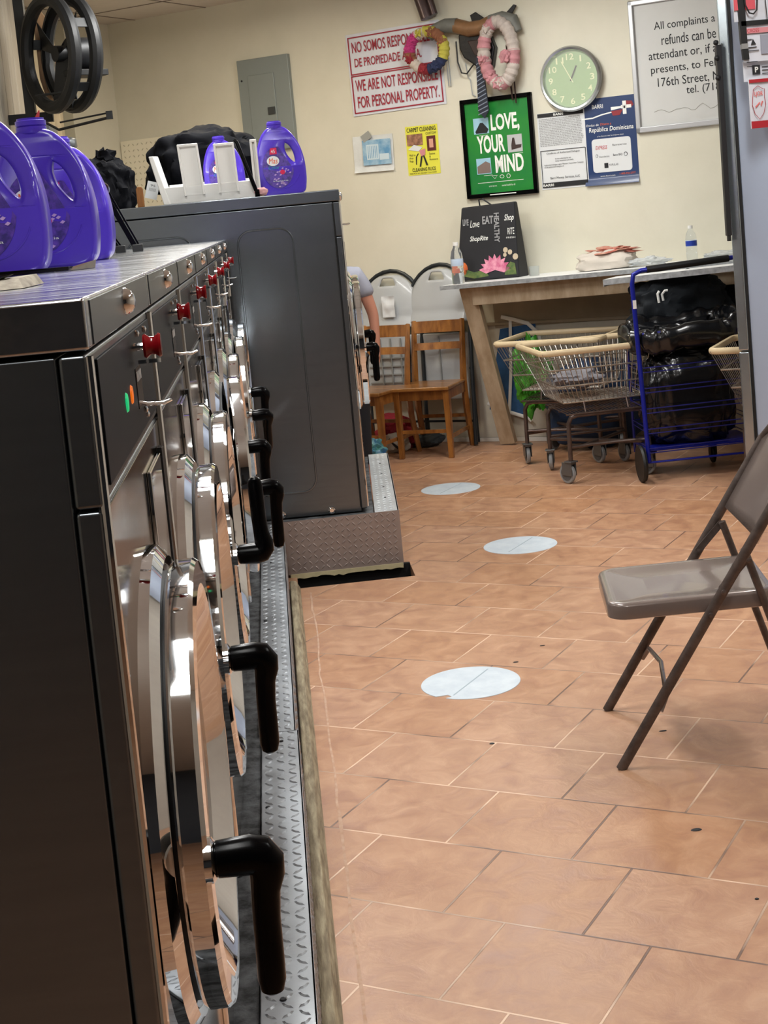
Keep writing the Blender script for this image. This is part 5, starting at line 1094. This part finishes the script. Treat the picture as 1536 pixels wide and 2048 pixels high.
# local axes: k back (away from the front feet), s sideways (far side positive)
kx = Vector((0.9889, -0.1486, 0)); sx_ = Vector((0.1486, 0.9889, 0))
def L3(k, s, z): v = kx*k+sx_*s; return (v.x, v.y, z)
HWd = 0.235
def slope(z): return 0.020+0.62*z
for s in (-1, 1):
    b = B(); b.tube([L3(slope(0.0)-0.02, s*HWd, 0.0), L3(slope(0.45)-0.01, s*HWd, 0.45), L3(slope(0.80), s*HWd, 0.80)], 0.0125, 12, sq=(1.15, 0.85))
    b.build('front_leg_tube', CHAIRT, FC)
    b = B(); b.tube([L3(0.545, s*(HWd-0.03), 0.0), L3(0.455, s*(HWd-0.03), 0.30), L3(0.376, s*(HWd-0.03), 0.562)], 0.0115, 12, sq=(1.1, 0.85)); b.build('rear_leg', CHAIRT, FC)
    b = B(); b.plank(L3(0.376, s*(HWd-0.015), 0.555), L3(slope(0.47)-0.01, s*(HWd-0.015), 0.475), 0.020, 0.004, (0, 0, 1)); b.build('hinge_link', CHAIRT, FC, bevel=0.001)
    b = B()
    for (k_, z_) in ((0.376, 0.556), (slope(0.475)-0.01, 0.475), (slope(0.415)-0.01, 0.415)): b.lathe([(0.007, 0.0), (0.007, 0.004), (0.0, 0.006)], 14, 'z', T=Matrix.Translation(L3(k_, s*HWd-0.014, z_)) @ sx_.to_track_quat('Z', 'Y').to_matrix().to_4x4() @ Matrix.Rotation(PI, 4, 'X'))
    b.build('rivet', CHAIRT, FC)
b = B(); b.tube([L3(slope(0.80)+0.0, -HWd, 0.80), L3(slope(0.84), -HWd+0.03, 0.838), L3(slope(0.86), -0.10, 0.853), L3(slope(0.86), 0.10, 0.853), L3(slope(0.84), HWd-0.03, 0.838), L3(slope(0.80), HWd, 0.80)], 0.0125, 12); b.build('top_tube', CHAIRT, FC)
b = B(); b.tube([L3(slope(0.19)-0.02, -HWd, 0.155), L3(slope(0.19)+0.0, -HWd+0.02, 0.19), L3(slope(0.21), 0, 0.215), L3(slope(0.19)+0.0, HWd-0.02, 0.19), L3(slope(0.19)-0.02, HWd, 0.155)], 0.007, 10); b.build('front_crossbar', CHAIRM, FC)
b = B(); b.tube([L3(0.505, -HWd+0.03, 0.09), L3(0.505, HWd-0.03, 0.09)], 0.008, 10); b.build('rear_crossbar', CHAIRT, FC)
# seat pan: rounded, with turned-down skirt
pl_ = rrect(0.0, 0.45, -0.205, 0.205, 0.055, 6)
b = B(); n = len(pl_)
def ring(off, z): 
    r = rrect(0.0+off, 0.45-off, -0.205+off, 0.205-off, max(0.055-off, 0.012), 6); return [L3(p[0], p[1], z+0.012*p[0]/0.38) for p in r]
rings = [ring(0.006, 0.402), ring(0.0, 0.405), ring(0.0, 0.438), ring(0.004, 0.445), ring(0.012, 0.448), ring(0.028, 0.446), ring(0.06, 0.440), ring(0.12, 0.437)]
vs = [p for r in rings for p in r]; fs = []
for i in range(len(rings)-1):
    for k in range(n): fs.append((i*n+k, i*n+(k+1) % n, (i+1)*n+(k+1) % n, (i+1)*n+k))
fs.append(tuple((len(rings)-1)*n+k for k in range(n))); fs.append(tuple(range(n))[::-1])
b.add(vs, fs); b.build('seat', CHAIRM, FC, angle=50)
# backrest, dished between the tubes
n, m = 14, 8; vs = []; fs = []
for j in range(m+1):
    zz = 0.60+0.235*j/m
    for i in range(n+1):
        q = -1+2*i/n; dz = -0.035*(1-q*q) if j == 0 else 0
        vs.append(L3(slope(zz)+0.045*(1-q*q), q*(HWd-0.008), zz+(-0.045*(1-q*q))*(1-j/m)))
for j in range(m):
    for i in range(n): a = j*(n+1)+i; fs.append((a, a+1, a+n+2, a+n+1))
b = B(); b.add(vs, fs); o = b.build('backrest', CHAIRM, FC, angle=70); md = o.modifiers.new('thick', 'SOLIDIFY'); md.thickness = 0.004

# ------------------------------------------------------------------ floor stickers and specks
STK = mat('white_vinyl_sticker', 'd3dde4', 0.45, 0, color2='c2ced8', scale=12)
for i, (x, y, r_, lab) in enumerate(((0.522, 4.690, 0.164, 'nearest round white floor sticker, with a torn notch'), (1.010, 6.545, 0.168, 'middle round white floor sticker in the aisle'), (0.882, 8.070, 0.166, 'farthest round white floor sticker, by the chairs'))):
    b = B(); n = 64; P = [(r_*math.cos(2*PI*k/n), r_*math.sin(2*PI*k/n)) for k in range(n)]
    if i == 0:
        P = [p for p in P if not (p[0] < -0.09 and -0.145 < p[1] < -0.105)]
        k0 = next(k for k in range(len(P)-1) if P[k][1] > -0.11 and P[k+1][1] < -0.13 and P[k][0] < 0)
        P = P[:k0+1]+[(-0.088, -0.100), (-0.078, -0.122), (-0.098, -0.130)]+P[k0+1:]
    b.hexa([(p[0], p[1], 0.0004) for p in P], [(p[0]*0.995, p[1]*0.995, 0.0018) for p in P])
    t = tag(b.build('floor_sticker', STK, loc=(x, y, 0)), lab, 'floor sticker', 'round white floor stickers')
    # the grout line pressing through
    c = B(); th = -0.56942; a = Vector((-math.sin(th), math.cos(th), 0)); 
    c.plank(Vector((-0.00, 0, 0.0019))-a*r_*0.8, Vector((-0.00, 0, 0.0019))+a*r_*0.85, 0.005, 0.0006, (a.y, -a.x, 0)); c.build('crease', mat('sticker_crease', '9fb0ba', 0.5), t)
for i, (x, y, sx2, sy2, lab) in enumerate(((0.895, 3.388, 0.014, 0.008, 'black oval speck on the tile in front of the folding chair'), (0.918, 3.01, 0.005, 0.004, 'tiny dark speck on a tile near the bottom right'), (0.995, 4.06, 0.012, 0.004, 'dark scuff between the folding chair feet'), (0.70, 4.85, 0.010, 0.005, 'small dark chip right of the nearest sticker'), (0.82, 5.0, 0.01, 0.003, 'dark fleck beyond the nearest sticker'), (0.505, 4.12, 0.008, 0.006, 'brown fleck on a grout line below the nearest sticker'))):
    b = B(); n = 14; b.hexa([(sx2*math.cos(2*PI*k/n), sy2*math.sin(2*PI*k/n), 0.0003) for k in range(n)], [(sx2*.8*math.cos(2*PI*k/n), sy2*.8*math.sin(2*PI*k/n), 0.002) for k in range(n)])
    tag(b.build('floor_speck', INK, loc=(x, y, 0)), lab, 'speck', 'specks on the floor')

# ------------------------------------------------------------------ person behind the tall washers
def skin_mesh(name, joints, edges, m, parent, sub=2):
    me = bpy.data.meshes.new(name); names_ = list(joints); me.from_pydata([joints[k][0] for k in names_], [(names_.index(a), names_.index(c)) for a, c in edges], []); me.update()
    o = bpy.data.objects.new(name, me); COL.objects.link(o); o.parent = parent
    md = o.modifiers.new('skin', 'SKIN'); md.use_smooth_shade = True
    for i, k in enumerate(names_):
        r_ = joints[k][1]; me.skin_vertices[0].data[i].radius = r_ if isinstance(r_, tuple) else (r_, r_)
    me.skin_vertices[0].data[0].use_root = True
    s_ = o.modifiers.new('sub', 'SUBSURF'); s_.levels = s_.render_levels = sub
    me.materials.append(m); return o
PR = thing('person', 'person in a grey T-shirt standing behind the tall washers, one arm hanging down', 'person', (0.345, 8.46, 0), 0.0)
J = {'pelvis': ((0, 0, 0.80), (0.135, 0.095)), 'waist': ((0, 0, 0.93), (0.115, 0.085)), 'chest': ((0, 0, 1.12), (0.145, 0.095)), 'neck': ((0, 0.0, 1.285), 0.05), 'neck2': ((0, -0.01, 1.33), 0.045), 'head': ((0, -0.02, 1.405), (0.068, 0.078)), 'crown': ((0, -0.01, 1.475), (0.062, 0.075)),
     'shR': ((0.155, 0, 1.215), 0.046), 'elR': ((0.222, -0.015, 0.985), 0.034), 'wrR': ((0.222, -0.055, 0.795), 0.023), 'paR': ((0.220, -0.065, 0.745), (0.030, 0.016)),
     'shL': ((-0.155, 0, 1.215), 0.046), 'elL': ((-0.215, -0.015, 0.985), 0.034), 'wrL': ((-0.20, -0.055, 0.795), 0.023), 'paL': ((-0.20, -0.065, 0.745), (0.030, 0.016)),
     'hipR': ((0.085, 0, 0.76), 0.085), 'knR': ((0.09, -0.01, 0.44), 0.052), 'anR': ((0.09, 0.01, 0.075), 0.034), 'toR': ((0.095, -0.13, 0.03), (0.036, 0.026)),
     'hipL': ((-0.085, 0, 0.76), 0.085), 'knL': ((-0.09, -0.01, 0.44), 0.052), 'anL': ((-0.09, 0.01, 0.075), 0.034), 'toL': ((-0.095, -0.13, 0.03), (0.036, 0.026))}
E_ = [('pelvis', 'waist'), ('waist', 'chest'), ('chest', 'neck'), ('neck', 'neck2'), ('neck2', 'head'), ('head', 'crown'), ('chest', 'shR'), ('shR', 'elR'), ('elR', 'wrR'), ('wrR', 'paR'), ('chest', 'shL'), ('shL', 'elL'), ('elL', 'wrL'), ('wrL', 'paL'),
      ('pelvis', 'hipR'), ('hipR', 'knR'), ('knR', 'anR'), ('anR', 'toR'), ('pelvis', 'hipL'), ('hipL', 'knL'), ('knL', 'anL'), ('anL', 'toL')]
for s, sd in ((1, 'R'), (-1, 'L')):
    px, py, pz = J['pa'+sd][0]
    for fi, (dy, ln) in enumerate(((-0.022, 0.062), (-0.008, 0.070), (0.007, 0.066), (0.020, 0.052))):
        a_, b_, c_ = 'f%d0%s' % (fi, sd), 'f%d1%s' % (fi, sd), 'f%d2%s' % (fi, sd)
        J[a_] = ((px, py+dy, pz-0.030), 0.0085); J[b_] = ((px-s*0.004, py+dy*1.1, pz-0.030-ln*0.55), 0.0078); J[c_] = ((px-s*0.016, py+dy*1.1-0.002, pz-0.030-ln), 0.0065)
        E_ += [('pa'+sd, a_), (a_, b_), (b_, c_)]
    J['t0'+sd] = ((px-s*0.008, py-0.032, pz-0.005), 0.010); J['t1'+sd] = ((px-s*0.014, py-0.042, pz-0.04), 0.0085)
    E_ += [('pa'+sd, 't0'+sd), ('t0'+sd, 't1'+sd)]
skin_mesh('body', J, E_, SKIN, PR)
Jt = {'a': ((0, 0, 0.80), (0.155, 0.115)), 'b': ((0, 0, 0.93), (0.135, 0.105)), 'c': ((0, 0, 1.12), (0.160, 0.112)), 'd': ((0, 0, 1.255), (0.075, 0.062)), 'e': ((0.150, 0, 1.215), 0.060), 'f': ((0.205, -0.008, 1.075), 0.054), 'g': ((-0.150, 0, 1.215), 0.060), 'h': ((-0.200, -0.008, 1.075), 0.054)}
skin_mesh('t_shirt', Jt, [('a', 'b'), ('b', 'c'), ('c', 'd'), ('c', 'e'), ('e', 'f'), ('c', 'g'), ('g', 'h')], mat('grey_lilac_tshirt', '9a9ca8', 0.85, 0, var=0.05), PR)
Jp = {'p': ((0, 0, 0.80), (0.145, 0.108)), 'r': ((0.087, 0, 0.72), 0.096), 'rk': ((0.09, -0.01, 0.44), 0.070), 'ra': ((0.09, 0.01, 0.10), 0.055), 'l': ((-0.087, 0, 0.72), 0.096), 'lk': ((-0.09, -0.01, 0.44), 0.070), 'la': ((-0.09, 0.01, 0.10), 0.055)}
skin_mesh('trousers', Jp, [('p', 'r'), ('r', 'rk'), ('rk', 'ra'), ('p', 'l'), ('l', 'lk'), ('lk', 'la')], mat('dark_trousers', '24262c', 0.85), PR)
B().blob((0, 0.008, 1.455), (0.082, 0.092, 0.085), 0.12, 3, 70, 4).blob((0, 0.05, 1.39), (0.075, 0.05, 0.09), 0.12, 3, 71, 4).build('hair', mat('dark_hair', '1d1612', 0.7, 0, bump=0.5, scale=40), PR)
b = B(); b.blob((0, -0.098, 1.405), (0.011, 0.014, 0.02), 0, 1, 0, 2); b.blob((0.070, -0.01, 1.405), (0.008, 0.016, 0.026), 0, 1, 0, 2); b.blob((-0.070, -0.01, 1.405), (0.008, 0.016, 0.026), 0, 1, 0, 2); b.build('nose_and_ears', SKIN, PR)
b = B(); b.blob((0.028, -0.090, 1.420), (0.011, 0.006, 0.006), 0, 1, 0, 2); b.blob((-0.028, -0.090, 1.420), (0.011, 0.006, 0.006), 0, 1, 0, 2); b.build('eyes', INK, PR)
B().blob((0, -0.088, 1.370), (0.022, 0.008, 0.006), 0, 1, 0, 2).build('mouth', mat('lips', '8a4a42', 0.5), PR)

b = B(); pts = []
for k in range(60):
    y = 1.9+4.2*k/59; pts.append((0.040+0.012*noise.noise(Vector((y*2.1, 0, 0)))+0.006*noise.noise(Vector((y*9, 1, 0))), y, 0.0006))
b.tube(pts, [0.0055*(0.6+0.8*abs(noise.noise(Vector((k*0.7, 5, 0))))) for k in range(60)], 6, sq=(0.12, 1.0))
tag(b.build('mortar_smear', mat('dried_mortar', 'c3a48e', 0.8, 0, color2='b28b70', scale=25)), 'thin pale dried mortar streak on the tiles along the kerb', 'stain')
